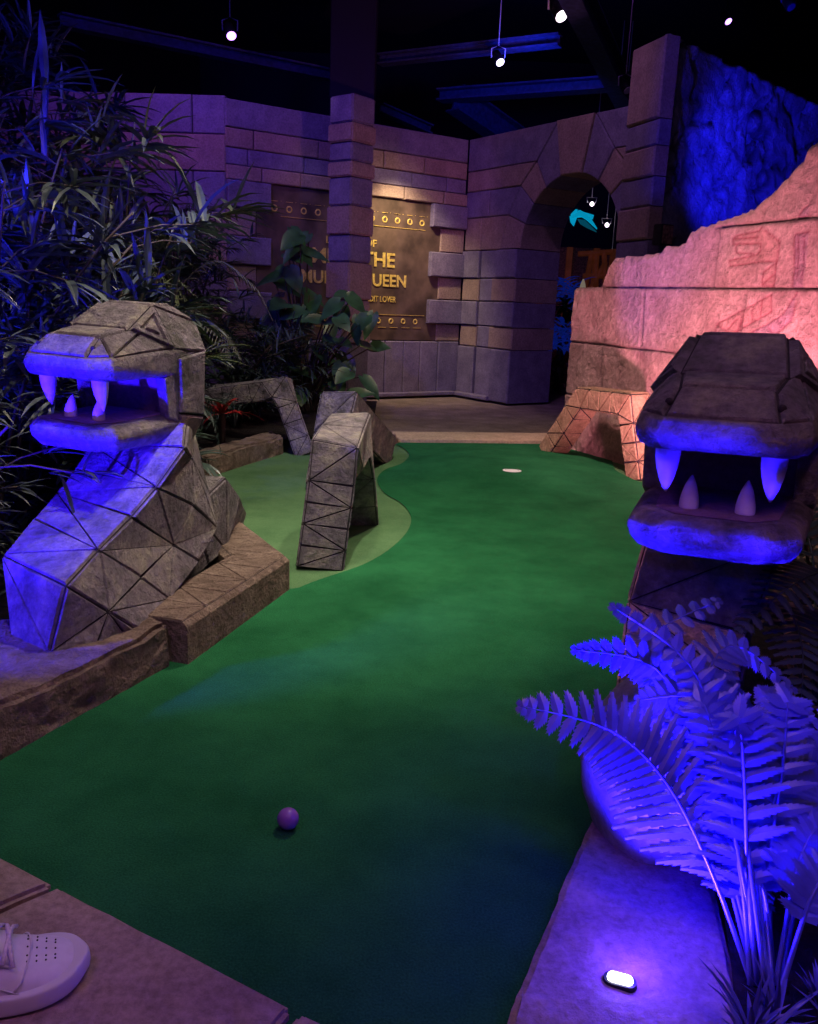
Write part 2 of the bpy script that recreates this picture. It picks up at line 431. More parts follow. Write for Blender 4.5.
def text(name, body, s0, s1, z0, z1, off=.012):
    cu = bpy.data.curves.new(name, 'FONT'); cu.body = body; cu.size = .2; cu.extrude = .003; cu.offset = off * .2
    tmp = bpy.data.objects.new('tmp', cu); C.objects.link(tmp)
    dg = bpy.context.evaluated_depsgraph_get(); me = bpy.data.meshes.new_from_object(tmp.evaluated_get(dg))
    bpy.data.objects.remove(tmp)
    xs = [v.co.x for v in me.vertices]; ys = [v.co.y for v in me.vertices]
    kx = (s1 - s0) / (max(xs) - min(xs)); ky = (z1 - z0) / (max(ys) - min(ys)); x0 = min(xs); y0 = min(ys)
    bm = bmesh.new(); bm.from_mesh(me); bpy.data.meshes.remove(me)
    for v in bm.verts:
        v.co = A0 + dsL * (s0 + (v.co.x - x0) * kx) + nL * (-.007 + v.co.z) + Vector((0, 0, z0 + (v.co.y - y0) * ky))
    return obj(name, bm, 'gold', sb)
text('lettering', 'LEGEND OF', 1.05, 1.64, 1.55, 1.62)
text('lettering', 'MEET THE', .90, 1.87, 1.355, 1.50, .02)
text('lettering', 'MUMMY QUEEN', .78, 2.02, 1.135, 1.285, .02)
text('lettering', 'BANDIT LOVER', 1.44, 1.90, 1.0, 1.06)
# ---- centre pillar
PC = Vector((-.5525, 8.2, 0)); e1 = Vector((-.27, .23, 0)).normalized(); e2 = Vector((.23, .27, 0)).normalized(); SD = .285
cen = G(351, 411); cen = Vector((cen.x, cen.y, 0)) + (e1 + e2) * SD / 2 + Vector((-.045, 0, 0))
ang = math.atan2(e2.y, e2.x)
def pillar(bm, cen, ang, w, d, zs, alt, dd=.012):
    for i, (a, b) in enumerate(zip(zs, zs[1:])):
        k = alt[i % len(alt)]; g = dd if (i % 2) else 0
        box(bm, (cen.x, cen.y, (a + b) / 2), (w + g * 2, d + g * 2, b - a - .008), rotz(ang), k, .012)
    box(bm, (cen.x, cen.y, (zs[0] + zs[-1]) / 2), (w - .03, d - .03, zs[-1] - zs[0] - .02), rotz(ang), 2)
t = thing('stone_pillar', 'square pillar of stacked banded blocks standing in front of the sign', 'pillar', cen)
bm = bmesh.new(); pillar(bm, cen, ang, SD, SD, [0] + [V(352, y, 7.93).z for y in (344, 322, 300, 262, 234.5, 205, 176, 160, 140.6, 121, 92)], [0, 1, 1, 1, 0, 1, 0, 1, 0, 1, 0])
obj('shaft', bm, ['block_purple', 'block_tan', 'mortar'], t)
# pillar at the end of the archway wall
p0 = Vector((1.70, 7.74, 0)); p1 = Vector((1.85, 7.28, 0)); dp = (p1 - p0).normalized(); npn = Vector((dp.y, -dp.x, 0))
bm = bmesh.new(); zs = [0, .4, .75, 1.05, 1.32, 1.58, 1.84, 2.07, 2.3, 2.5, 3.1]; Lp = (p1 - p0).length
for i, (a, b) in enumerate(zip(zs, zs[1:])):
    prism(bm, [(0, a), (Lp, a), (Lp, b), (0, b)], p0, dp, npn, -.12, .012 * (i % 2), .014, (0, 1)[i % 2])
o = struct(obj('wall_corner', bm, ['block_purple', 'block_tan', 'mortar']), 'banded corner pier closing the archway wall')

# ---- relief walls
def relief(name, A, Bp, top, depth, tint, mats, thick=.25, res=.013, zmin=0.0):
    ds = (Bp - A).normalized(); n = Vector((ds.y, -ds.x, 0)); L = (Bp - A).length
    ns = int(L / res); zmax = max(top(i * L / ns) for i in range(ns + 1)); nz = int((zmax - zmin) / res)
    bm = bmesh.new(); col = bm.loops.layers.float_color.new('tint'); g = []; tc = {}
    for i in range(ns + 1):
        s = i * L / ns; tp = top(s); row = []
        for j in range(nz + 1):
            z = zmin + (tp - zmin) * j / nz
            d = depth(s, z, tp)
            v = bm.verts.new(A + ds * s + n * d + Vector((0, 0, z))); row.append(v); tc[v] = tint(s, z)
        g.append(row)
    fs = []
    for i in range(ns):
        for j in range(nz): fs.append(bm.faces.new((g[i][j], g[i + 1][j], g[i + 1][j + 1], g[i][j + 1])))
    bt = []; bb = []
    for i in range(ns + 1):
        v = bm.verts.new(g[i][nz].co - n * thick + Vector((0, 0, .0))); bt.append(v); tc[v] = tc[g[i][nz]]
        w = bm.verts.new(g[i][0].co - n * thick); bb.append(w); tc[w] = tc[g[i][0]]
    for i in range(ns):
        fs.append(bm.faces.new((g[i][nz], g[i + 1][nz], bt[i + 1], bt[i])))
        fs.append(bm.faces.new((bt[i], bt[i + 1], bb[i + 1], bb[i])))
    fs.append(bm.faces.new([g[0][j] for j in range(nz, -1, -1)][::-1] + [bt[0], bb[0]][0:2] if False else [bb[0]] + [g[0][j] for j in range(nz + 1)] + [bt[0]]))
    fs.append(bm.faces.new([bt[ns]] + [g[ns][j] for j in range(nz, -1, -1)] + [bb[ns]]))
    for f in bm.faces:
        f.smooth = True
        for l in f.loops: l[col] = (*tc[l.vert], 1)
    return obj(name, bm, mats)
def sdist(p, a, b):
    ax, ay = a; bx, by = b; dx, dy = bx - ax, by - ay
    t = max(0, min(1, ((p[0] - ax) * dx + (p[1] - ay) * dy) / (dx * dx + dy * dy + 1e-9)))
    return math.hypot(p[0] - ax - dx * t, p[1] - ay - dy * t)
def inpoly(p, poly):
    r = False; k = len(poly)
    for i in range(k):
        a, b = poly[i], poly[i - 1]
        if (a[1] > p[1]) != (b[1] > p[1]) and p[0] < (b[0] - a[0]) * (p[1] - a[1]) / (b[1] - a[1]) + a[0]: r = not r
    return r
S0 = Vector((1.1, 6.3, 0)); S1 = Vector((2.05, 4.3, 0)); dS = (S1 - S0).normalized()
def Wp(px, py, A=S0, Bp=S1):
    d = _ray(px, py); dx, dy = Bp.x - A.x, Bp.y - A.y
    t = (-dy * A.x + dx * A.y) / (-dy * d.x + dx * d.y); q = d * t
    L = math.hypot(dx, dy)
    return (((q.x - A.x) * dx + (q.y - A.y) * dy) / L, CH + q.z)
topS = [Wp(*p) for p in ((573, 287), (600, 287), (606, 268), (613, 258), (640, 256), (656, 254), (664, 247), (676, 246), (684, 243), (690, 231), (703, 226), (722, 220), (738, 214), (752, 210), (761, 201), (772, 192), (782, 181), (793, 170), (803, 157), (808, 146), (818, 141), (826, 128), (840, 118))]
topS[0] = (0, 1.155)
def top_s(s):
    for a, b in zip(topS, topS[1:]):
        if s <= b[0]:
            t = (s - a[0]) / max(1e-4, b[0] - a[0]); return a[1] + (b[1] - a[1]) * max(0, min(1, t)) + noise.noise(Vector((s * 22, 0, 3))) * .018 * (1 if s > .4 else .2)
    return topS[-1][1]
joints = [((0, 1.155), (2.4, 1.15)), ((0, .775), (2.4, .76)), ((0, .40), (2.4, .39)), (Wp(716, 300 - 72), (2.4, 1.50)),
          (Wp(645, 290), Wp(641, 345)), (Wp(718, 229), Wp(712, 288)), (Wp(765, 210), Wp(763, 224)), (Wp(745, 292), Wp(739, 336)), (Wp(602, 345), Wp(600, 400)), (Wp(690, 345), Wp(688, 400)), ((.2, .4), (.2, 0)), ((1.0, .4), (1.0, 0)), ((1.6, .77), (1.6, .4))]
def cz(X, Y): return Wp(700 + X / 5.686, 180 + Y / 5.686)
snake = [[cz(*p) for p in q] for q in (
    [(355, 268), (330, 290), (205, 318), (190, 335), (190, 368), (335, 362), (335, 400), (310, 425), (170, 458), (172, 492), (345, 465), (435, 463), (452, 350), (370, 285)],
    [(195, 335), (330, 325)], [(205, 372), (207, 415), (300, 420)],
    [(430, 470), (360, 520), (345, 600), (410, 605), (430, 470)], [(345, 600), (410, 540)],
    [(405, 650), (90, 820), (85, 880)], [(405, 650), (400, 750), (170, 880), (90, 820)], [(150, 850), (210, 790)], [(210, 860), (250, 730)], [(290, 800), (300, 710)], [(340, 780), (350, 685)],
    [(540, 310), (620, 295)], [(540, 310), (520, 620)], [(560, 320), (545, 560)], [(590, 320), (580, 560)],
    [(550, 640), (480, 760), (260, 885)], [(545, 700), (520, 800), (400, 900)], [(380, 840), (420, 890)], [(440, 800), (470, 850)],
    [(560, 215), (590, 165), (625, 140)], [(560, 215), (625, 205)])]
pol_red = [snake[0], [cz(*p) for p in ((430, 470), (360, 520), (345, 600), (410, 605))], [cz(*p) for p in ((405, 650), (90, 820), (170, 880), (400, 750))]]
pol_blu = [[cz(*p) for p in q] for q in (((540, 310), (620, 295), (580, 620), (520, 620)), ((550, 640), (480, 760), (260, 885), (400, 900), (520, 800)), ((560, 215), (590, 165), (625, 140), (625, 205)))]
segs = [(a, b) for q in snake for a, b in zip(q, q[1:])]
sx0 = min(p[0] for q in snake for p in q) - .03; sz0 = min(p[1] for q in snake for p in q) - .03
def dS_(s, z, tp):
    d = noise.noise(Vector((s * 7, z * 7, 1))) * .012 + noise.noise(Vector((s * 22, z * 22, 4))) * .006 + noise.noise(Vector((s * 2, z * 2, 8))) * .01
    m = min(sdist((s, z), a, b) for a, b in joints)
    d -= .018 * math.exp(-(m / .007) ** 2)
    if s > sx0 and z > sz0:
        m = min(sdist((s, z), a, b) for a, b in segs)
        d -= .006 * math.exp(-(m / .006) ** 2)
    e = max(0, 1 - (tp - z) / .035); d -= .02 * e * e
    e = max(0, 1 - s / .04); d -= .03 * e * e
    return d
def tS(s, z):
    m = min(sdist((s, z), a, b) for a, b in joints); k = 1 - .45 * math.exp(-(m / .009) ** 2)
    c = [k, k, k]
    if s > sx0 and z > sz0:
        if any(inpoly((s, z), p) for p in pol_red): c = [1.0 * k, .86 * k, .86 * k]
        if any(inpoly((s, z), p) for p in pol_blu): c = [.84 * k, .80 * k, .98 * k]
        m = min(sdist((s, z), a, b) for a, b in segs); q = math.exp(-(m / .0055) ** 2)
        c = [c[0] * (1 - .35 * q), c[1] * (1 - .65 * q), c[2] * (1 - .55 * q)]
    return c
o = relief('ruined_wall', S0, S1 + dS * .15, top_s, dS_, tS, 'sandstone', .28, .0085)
tag(o, 'pink-lit sandstone block wall with crumbling stepped top and carved serpent outline', 'wall')
# blue rock wall
K0 = Vector((1.90, 7.33, 0)); K1 = Vector((3.83, 9.07, 0)); K2 = K1 + (K1 - K0).normalized() * 1.2
def crack(s, z):
    p = Vector(((s - z * .7) * 1.5, (z + s * .5) * 1.1, 0)); p += noise.noise_vector(p * 1.3) * .55 + noise.noise_vector(p * 5) * .12
    dd, _ = noise.voronoi(p)
    return dd[1] - dd[0]
def dK(s, z, tp):
    k = crack(s, z); p = Vector((s * 1.6, z * 1.6, 2))
    return noise.fractal(p * 1.4, 1, 2.2, 6) * .05 * min(1, s / .4 + .2) - .06 * math.exp(-(k / .05) ** 2) - .03 + noise.noise(Vector((s * 5 - z * 4, z * 9 + s * 6, 0))) * .03
def tK(s, z):
    k = 1 - .8 * math.exp(-(crack(s, z) / .05) ** 2); return (k, k, k)
o = relief('rock_wall', K0, K2, lambda s: 3.12 - .02 * s, dK, tK, 'blue_rock', .04, .03)
tag(o, 'cracked rock face lit deep blue above the pink ruined wall', 'rock wall')
# speaker on rock wall
q = V(663, 235, 7.2)
t = thing('wall_speaker', 'small dark square speaker box fixed low on the blue rock wall', 'speaker', q)
bm = bmesh.new(); box(bm, q, (.13, .1, .16), rotz(.5), 0, .006); obj('cabinet', bm, 'black_metal', t)
bm = bmesh.new(); box(bm, q + rotz(.5) @ Vector((0, -.052, 0)), (.11, .006, .14), rotz(.5), 0, .002); obj('grille', bm, 'bark_chip', t)
bm = bmesh.new(); tube(bm, [q + Vector((.02, .04, 0)), q + Vector((.1, .3, 0))], .015); obj('bracket', bm, 'black_metal', t)
# trunk column on the far right
bm = bmesh.new()
prof = [(.26, 0), (.25, .4), (.23, .8), (.215, 1.02), (.17, 1.09), (.16, 1.3), (.14, 1.7), (.14, 2.2), (.15, 3.0)]
lathe(bm, [(r, z) for r, z in prof], 14)
bmesh.ops.triangulate(bm, faces=bm.faces); dice(bm, .08)
rough_up(bm, .03, 5, 3); rough_up(bm, .015, 16, 9)
bmesh.ops.translate(bm, vec=(2.17, 4.12, 0), verts=bm.verts)
tag(obj('rock_column', bm, 'trunk'), 'rough pink-lit rock column at the right end of the ruined wall', 'column')

# ---- carpets and ground
def flat(poly, z, L=.12, amp=None):
    bm = bmesh.new(); vs = [bm.verts.new((p.x, p.y, z)) for p in poly]; f = bm.faces.new(vs); f.normal_update()
    if f.normal.z < 0: f.normal_flip()
    bmesh.ops.triangulate(bm, faces=bm.faces); dice(bm, L)
    if amp:
        for v in bm.verts: v.co.z += amp(v.co.x, v.co.y)
    return bm
def smoothpts(px, z=0, n=4):
    P = [G(*p, z) for p in px]; out = []
    for i in range(len(P) - 1):
        a, b, c, d = P[max(i - 1, 0)], P[i], P[i + 1], P[min(i + 2, len(P) - 1)]
        for k in range(n):
            t = k / n
            out.append(.5 * ((2 * b) + (c - a) * t + (2 * a - 5 * b + 4 * c - d) * t * t + (3 * b - a - 3 * c + d) * t ** 3))
    out.append(P[-1]); return out
curve = [(374, 441), (399, 447), (409, 456), (402, 465), (385, 471), (377, 481), (384, 494), (399, 503), (408, 512), (411, 523), (405, 536), (388, 552), (366, 565), (345, 573), (318, 582), (298, 590)]
cv = smoothpts(curve)
right_px = [(545, 440), (594, 451), (610, 459), (613, 467), (617, 474), (640, 484)]
rc = smoothpts(right_px)
edge = [Vector(p) for p in ((.98, 2.69, 0), (.46, 1.6, 0), (.19, 1.01, 0), (-.02, .5, 0))]
left = [Vector(p) for p in ((.1, .86, 0), (-.13, .98, 0), (-.7, 1.29, 0), (-1.0, 1.46, 0), (-.78, 2.0, 0), (-.50, 2.72, 0))]
def mound(x, y):
    d = math.hypot((x - .66) / .55, (y - 5.3) / .65)
    return .045 / (1 + math.exp((d - 1) * 7)) 
poly = cv + [Vector((-.48, 2.80, 0))] + left[::-1][1:] + [Vector((.3, .8, 0))] + edge[::-1][1:] + [Vector((1.45, 4.3, 0)), Vector((1.5, 5.1, 0))] + rc[::-1] + [G(470, 438), G(400, 437)]
# order: cv far->near, then left front, bottom, right edge, far right, back
o = obj('putting_green', flat(poly, .008, .08, mound), 'green_carpet', smooth=True)
tag(o, 'dark green putting carpet running from the front edge to the far kerb', 'carpet')
pl = [Vector((-1.5, 2.6, 0)), Vector((-.4, 2.6, 0))] + cv[::-1] + [Vector((-.3, 6.5, 0)), Vector((-1.6, 6.2, 0))]
tag(obj('rough_patch', flat(pl, .003, .15), 'rough_carpet'), 'pale green carpet patch around the serpent hump on the left', 'carpet')
pr = rc + [Vector((1.55, 5.0, 0)), Vector((1.9, 4.6, 0)), Vector((1.3, 6.35, 0)), Vector((1.0, 6.45, 0))]
tag(obj('rough_patch', flat(pr, .003, .15), 'rough_carpet'), 'pale green carpet strip under the small serpent arch by the pink wall', 'carpet')
# cup
h = G(512, 471, .05)
t = thing('golf_hole', 'small round golf hole with white rim on the far mound', 'golf hole', h)
bm = bmesh.new(); n = 24
zt = .008 + mound(h.x, h.y)
for r0, r1, z0, z1 in ((.043, .056, .004, .0015),):
    a = [bm.verts.new((h.x + r0 * math.cos(2 * PI * k / n), h.y + r0 * math.sin(2 * PI * k / n), zt + z0)) for k in range(n)]
    b = [bm.verts.new((h.x + r1 * math.cos(2 * PI * k / n), h.y + r1 * math.sin(2 * PI * k / n), zt + z1)) for k in range(n)]
    for k in range(n): bm.faces.new((a[k], b[k], b[(k + 1) % n], a[(k + 1) % n]))
obj('rim', bm, 'cup_white', t)
bm = bmesh.new(); bmesh.ops.create_circle(bm, cap_ends=True, radius=.043, segments=24); bmesh.ops.translate(bm, vec=(h.x, h.y, zt + .002), verts=bm.verts)
obj('cup', bm, 'cup_white', t)
# far beige curb
a, b, c, d = G(352, 431, .03), G(557, 433, .03), G(556, 441, .03), G(352, 439, .03)
tag(obj('edging_strip', slab([a, b, c + Vector((.05, 0, 0)), d], 0, .03, .12, .006, .002), 'beige_curb'), 'flat beige stone edging strip along the far end of the green', 'edging')
# front pavement (bottom left)
P = [(-.13, .995), (-.42, 1.15)]
def line(x): return 1.0 + (-.13 - x) * (.31 / .57)
tag(obj('paving_slab', slab([(-.565, line(-.565)), (-.137, line(-.137)), (-.55, .25), (-1.2, .60)], -.02, .025, .08, .008, .002), 'pavement'), 'pinkish stone paving slab with the white shoe standing on it', 'paving slab', 'paving slabs at the near edge of the green')
tag(obj('paving_slab', slab([(-1.2, line(-1.2)), (-.577, line(-.577)), (-1.21, .61), (-1.9, 1.0)], -.02, .025, .08, .008, .002), 'pavement'), 'pinkish stone paving slab at the left frame edge under the ankle', 'paving slab', 'paving slabs at the near edge of the green')
tag(obj('paving_slab', slab([(-.125, line(-.125)), (.3, .78), (-.1, .0), (-.54, .24)], -.02, .025, .08, .008, .002), 'pavement'), 'pinkish stone paving slab meeting the bottom edge of the picture', 'paving slab', 'paving slabs at the near edge of the green')
# left planter
g1, g2 = G(0, 764), G(172, 667)
g1 = Vector((g1.x, g1.y, 0))
dl = (g2 - g1).normalized()
tag(obj('kerb_block', slab([g2, g2 + Vector((-.16, .12, 0)), Vector((-1.1, 2.15, 0)), Vector((-1.6, 1.6, 0)), g1 - dl * .75 + Vector((-.3, .2, 0)), g1 - dl * .75, g1 - dl * .1, g1 + dl * .3], 0, .13, .035, .014, .009, 11, 2), 'kerb_stone'), 'rough stone kerb block carrying the foot of the left serpent', 'kerb')
bm = flat([Vector(p) for p in ((-1.0, 1.9, 0), (-.75, 2.3, 0), (-.95, 3.5, 0), (-1.25, 5.1, 0), (-.8, 5.8, 0), (-.3, 6.3, 0), (-.35, 8.2, 0), (-1.8, 8.28, 0), (-5, 8.4, 0), (-5, 1.5, 0), (-1.6, 1.5, 0))], .075, .12, lambda x, y: noise.noise(Vector((x * 3, y * 3, 0))) * .03)
tag(obj('planting_bed', bm, 'soil', smooth=True), 'dark soil bed under the bamboo and palms on the left', 'soil', kind='stuff')
bm = flat([Vector(p) for p in ((.62, 1.7, 0), (1.3, 3.0, 0), (2.0, 4.2, 0), (4.5, 4.5, 0), (4.0, .3, 0), (.75, .2, 0), (.47, .95, 0), (.58, 1.35, 0))], .07, .1, lambda x, y: noise.noise(Vector((x * 4, y * 4, 0))) * .03)
tag(obj('planting_bed', bm, 'soil', smooth=True), 'dark bark-strewn soil bed under the ferns on the right', 'soil', kind='stuff')
# kerb behind left rough patch
k0, k1, k2 = G(208, 478), G(284, 454), G(300, 450)
tag(obj('kerb_block', slab([k0, k0.lerp(k1, .5) + Vector((0, .02, 0)), k1, k1 + Vector((-.12, .22, 0)), k0.lerp(k1, .5) + Vector((-.12, .2, 0)), k0 + Vector((-.15, .12, 0))], 0, .12, .04, .015, .01, 10, 5), 'kerb_stone'), 'orange-lit stone kerb below the small left serpent arch', 'kerb')
k3, k4 = G(318, 452), G(398, 445)
tag(obj('kerb_block', slab([k3, k3.lerp(k4, .5), k4, k4 + Vector((-.03, .22, 0)), k3 + Vector((0, .25, 0))], 0, .07, .04, .02, .014, 9, 7), 'kerb_stone'), 'low rough stone kerb at the foot of the pillar', 'kerb')

# right foreground block
tag(obj('kerb_block', slab([(.175, 1.0), (.30, 1.28), (.44, 1.60), (.60, 1.95), (.92, 2.65), (1.12, 2.6), (.66, 1.7), (.56, 1.35), (.50, 1.0), (.42, .55), (.02, .55)], 0, .06, .035, .012, .005, 12, 4), 'pavement'), 'long stone kerb along the right edge of the green, glowing blue', 'kerb')

# ================================================================ SERPENTS
SEC = [(-.5, -.28), (-.28, -.5), (.28, -.5), (.5, -.28), (.5, .28), (.28, .5), (-.28, .5), (-.5, .28)]
def sec(w, h, ch=.3):
    a, b = w / 2, h / 2
    if ch < .2: return [(-a, -b), (a, -b), (a, b), (-a, b)]
    c = min(a, b) * ch * 2
    return [(-a, -b + c * .5), (-a + c * .5, -b), (a - c * .5, -b), (a, -b + c * .5), (a, b - c * .5), (a - c * .5, b), (-a + c * .5, b), (-a, b - c * .5)]
def sec6(w, h):  # ridge-backed section
    a, b = w / 2, h / 2
    return [(-a, -b), (a, -b), (a, b * .35), (0, b), (-a, b * .35)]

def head_parts(parent, X, Y, Z, yaw, pit, rol, wl, sc=1):
    M = Matrix.Translation((X, Y, Z)) @ Matrix.Rotation(yaw, 4, 'Z') @ Matrix.Rotation(pit, 4, 'Y') @ Matrix.Rotation(rol, 4, 'X') @ Matrix.Diagonal((wl * sc, sc, sc, 1))
    def put(name, bm, mats, par=parent, smooth=False, rgh=.0):
        if rgh:
            bmesh.ops.triangulate(bm, faces=[f for f in bm.faces if len(f.verts) > 4])
        bmesh.ops.transform(bm, matrix=M, verts=bm.verts)
        return obj(name, bm, mats, par, smooth)
    S = [1, -1]
    gt = lambda f: f.normal.z > .12 or (abs(f.normal.y) > .6)
    # upper jaw / snout: lip slab + plated top
    lip = [(.38, .10, .205), (.38, -.10, .205), (.33, .145, .20), (.33, -.145, .20), (.06, .175, .205), (.06, -.175, .205), (-.02, .17, .205), (-.02, -.17, .205),
           (.395, .11, .235), (.395, -.11, .235), (.34, .16, .235), (.34, -.16, .235), (.385, .10, .265), (.385, -.10, .265), (.33, .15, .268), (.33, -.15, .268), (.06, .175, .285), (.06, -.175, .285), (-.02, .17, .285), (-.02, -.17, .285)]
    uj = put('upper_jaw', hull(lip, .008), ['serpent_stone', 'groove'])
    top = [(.375, .10, .262), (.375, -.10, .262), (.325, .145, .264), (.325, -.145, .264), (.06, .165, .282), (.06, -.165, .282), (.30, .085, .315), (.30, -.085, .315), (.12, .105, .345), (.12, -.105, .345), (.0, .11, .35), (0, -.11, .35), (0, .16, .285), (0, -.16, .285)]
    sn = put('snout', hull(top, 0, gt), ['serpent_stone', 'groove'])
    br = [(.20, .10, .335), (.20, -.10, .335), (.07, .168, .278), (.07, -.168, .278), (.07, .085, .405), (.07, -.085, .405), (-.04, .08, .405), (-.04, -.08, .405), (-.10, .12, .36), (-.10, -.12, .36), (-.08, .178, .27), (-.08, -.178, .27), (-.13, .1, .26), (-.13, -.1, .26)]
    put('brow', hull(br, 0, gt), ['serpent_stone', 'groove'])
    cr = [(.07, .165, .275), (.07, -.165, .275),
          (-.08, .175, .28), (-.08, -.175, .28), (.06, .175, .26), (.06, -.175, .26), (.05, .172, .09), (.05, -.172, .09), (-.09, .165, .07), (-.09, -.165, .07), (-.13, .10, .26), (-.13, -.10, .26), (.03, .15, .02), (.03, -.15, .02), (-.07, .14, .0), (-.07, -.14, .0), (-.11, .1, .04), (-.11, -.1, .04)]
    put('cranium', hull(cr, 0, gt), ['serpent_stone', 'groove'])
    # jaw hinge cheeks (frame of the gape)
    for s in S:
        put('cheek', hull([(.05, s * .172, .06), (.10, s * .172, .08), (.12, s * .172, .20), (.05, s * .172, .22), (.05, s * .13, .06), (.09, s * .13, .08), (.11, s * .13, .20), (.05, s * .13, .22)], .004), ['serpent_stone'])
    lj = [(.36, .085, .0), (.36, -.085, .0), (.31, .14, .0), (.31, -.14, .0), (.03, .15, .0), (.03, -.15, .0), (.385, .10, .03), (.385, -.10, .03), (.33, .16, .03), (.33, -.16, .03), (.385, .10, .055), (.385, -.10, .055), (.33, .16, .055), (.33, -.16, .055), (.04, .175, .065), (.04, -.175, .065), (.0, .17, .03), (.0, -.17, .03), (.365, .085, .075), (.365, -.085, .075), (.315, .14, .075), (.315, -.14, .075), (.04, .15, .085), (.04, -.15, .085)]
    lj_o = put('lower_jaw', hull(lj, .008), ['serpent_stone', 'groove'])
    put('tongue_bed', hull([(.34, .07, .078), (.34, -.07, .078), (.29, .115, .078), (.29, -.115, .078), (.06, .13, .088), (.06, -.13, .088), (.33, .07, .070), (.33, -.07, .07), (.05, .13, .07), (.05, -.13, .07)], .003), ['mouth'])
    put('mouth_back', hull([(.055, .14, .075), (.055, -.14, .075), (.075, .13, .20), (.075, -.13, .2), (.04, .14, .075), (.04, -.14, .075), (.04, .14, .21), (.04, -.14, .21)], .003), ['mouth'])
    # fangs
    for s in S:
        for (x, y, z, L, r, dn) in ((.315, s * .095, .212, .10, .024, -1), (.275, s * .052, .075, .068, .019, 1)):
            bm = bmesh.new(); prof = [(r * .9, 0), (r, L * .12), (r * .97, L * .3), (r * .82, L * .52), (r * .58, L * .74), (r * .3, L * .9), (r * .08, L)]
            lathe(bm, prof, 14)
            for v in bm.verts: v.co.x += -(v.co.z / L) ** 2 * .012; v.co.z *= dn
            bmesh.ops.translate(bm, vec=(x, y, z), verts=bm.verts); bmesh.ops.recalc_face_normals(bm, faces=bm.faces)
            put('fang', bm, ['fang'], uj if dn < 0 else lj_o, smooth=True)
    # eyes: triangular reliefs on the cranium bevel, nostril pits
    for s in S:
        a = Vector((.20, s * .10, .335)); b = Vector((.07, s * .168, .278)); c = Vector((.07, s * .085, .405))
        n = (b - a).cross(c - a).normalized(); n = n if n.y * s > 0 else -n
        ce = (a + b + c) / 3; bm = bmesh.new()
        def tri(k, h): return [bm.verts.new(ce + (p - ce) * k + n * h) for p in (a, b, c)]
        R_ = [tri(.95, .000), tri(.86, .018), tri(.60, .018), tri(.5, .008)]
        for q in range(3):
            for i in range(3): bm.faces.new((R_[q][i], R_[q][(i + 1) % 3], R_[q + 1][(i + 1) % 3], R_[q + 1][i]))
        f = bm.faces.new(R_[3]); f.material_index = 1
        t2 = tri(.32, .006); t3 = tri(.26, .018)
        for i in range(3): bm.faces.new((t2[i], t2[(i + 1) % 3], t3[(i + 1) % 3], t3[i]))
        bm.faces.new(t3)
        bmesh.ops.recalc_face_normals(bm, faces=bm.faces)
        put('eye', bm, ['serpent_stone', 'groove'])
        bm = bmesh.new(); bmesh.ops.create_uvsphere(bm, u_segments=10, v_segments=8, radius=.0075)
        bmesh.ops.translate(bm, vec=(.342, s * .098, .290), verts=bm.verts); put('nostril', bm, ['groove'], sn, smooth=True)
    return M

# left serpent
LS = thing('serpent_statue', 'large stone serpent on the left, open fanged jaws lit blue', 'statue', (-.9, 2.2, .13))
head_parts(LS, -.864, 2.716, .557, -1.951, -.001, -.024, .954)
foot = G(38, 655, .12); foot = Vector((-.93, 2.06, .10))
bend = V(36, 572, 2.16); mid = V(118, 508, 2.42); topn = V(146, 440, 2.74)
def loft(rows, flat_cols=()):
    """rows of cross-section points (closed loops) -> tiled serpent body"""
    bm = bmesh.new(); R = [[bm.verts.new(p) for p in row] for row in rows]; n = len(rows[0]); fs = []
    for i in range(len(R) - 1):
        for j in range(n):
            a, b, c, d = R[i][j], R[i][(j + 1) % n], R[i + 1][(j + 1) % n], R[i + 1][j]
            if (i + j) % 2: fs += [bm.faces.new((a, b, c)), bm.faces.new((a, c, d))]
            else: fs += [bm.faces.new((a, b, d)), bm.faces.new((b, c, d))]
    caps = [bm.faces.new(R[0]), bm.faces.new(R[-1])]
    bmesh.ops.recalc_face_normals(bm, faces=bm.faces)
    bmesh.ops.inset_individual(bm, faces=fs, thickness=.005, depth=0)
    r = bmesh.ops.inset_individual(bm, faces=fs, thickness=.004, depth=.007)
    for f in bm.faces: f.material_index = 1
    for f in fs + caps + list(r['faces']): f.material_index = 0
    return bm
rows = []
for T, R0, M, K in (
        ((16, 664, 2.02), (50, 652, 1.95), (95, 650, 2.02), (128, 640, 2.12)),
        ((4, 556, 2.18), (66, 586, 2.00), (108, 612, 2.07), (140, 632, 2.14)),
        ((34, 520, 2.36), (98, 551, 2.16), (140, 578, 2.28), (168, 600, 2.36)),
        ((58, 494, 2.50), (131, 517, 2.30), (172, 545, 2.48), (198, 562, 2.58)),
        ((76, 470, 2.60), (156, 488, 2.40), (192, 505, 2.60), (216, 528, 2.76)),
        ((92, 445, 2.70), (184, 448, 2.50), (190, 458, 2.66), (207, 492, 2.82)),
        ((100, 425, 2.74), (187, 424, 2.60), (190, 428, 2.68), (193, 432, 2.80))):
    T, R0, M, K = V(*T), V(*R0), V(*M), V(*K)
    bk = K + Vector((-.16, .20, -.02)) if len(rows) > 1 else K + Vector((-.10, .12, 0)); b2 = T + (K - R0) * .55 + Vector((-.02, .1, 0))
    rows.append([T, R0, M, K, bk, b2])
obj('neck', loft(rows), ['serpent_stone', 'groove'], LS)
b1 = V(196, 512, 2.96); b2 = Vector((-.80, 3.4, .05))
bm = sweep([V(150, 560, 2.7), b1, b2], (.9, -.42, .0), sec(.22, .24, .1), [2, 3], groove=.012, depth=.006, scales=[.9, 1.0, .9])
obj('body', bm, ['serpent_stone', 'groove'], LS)
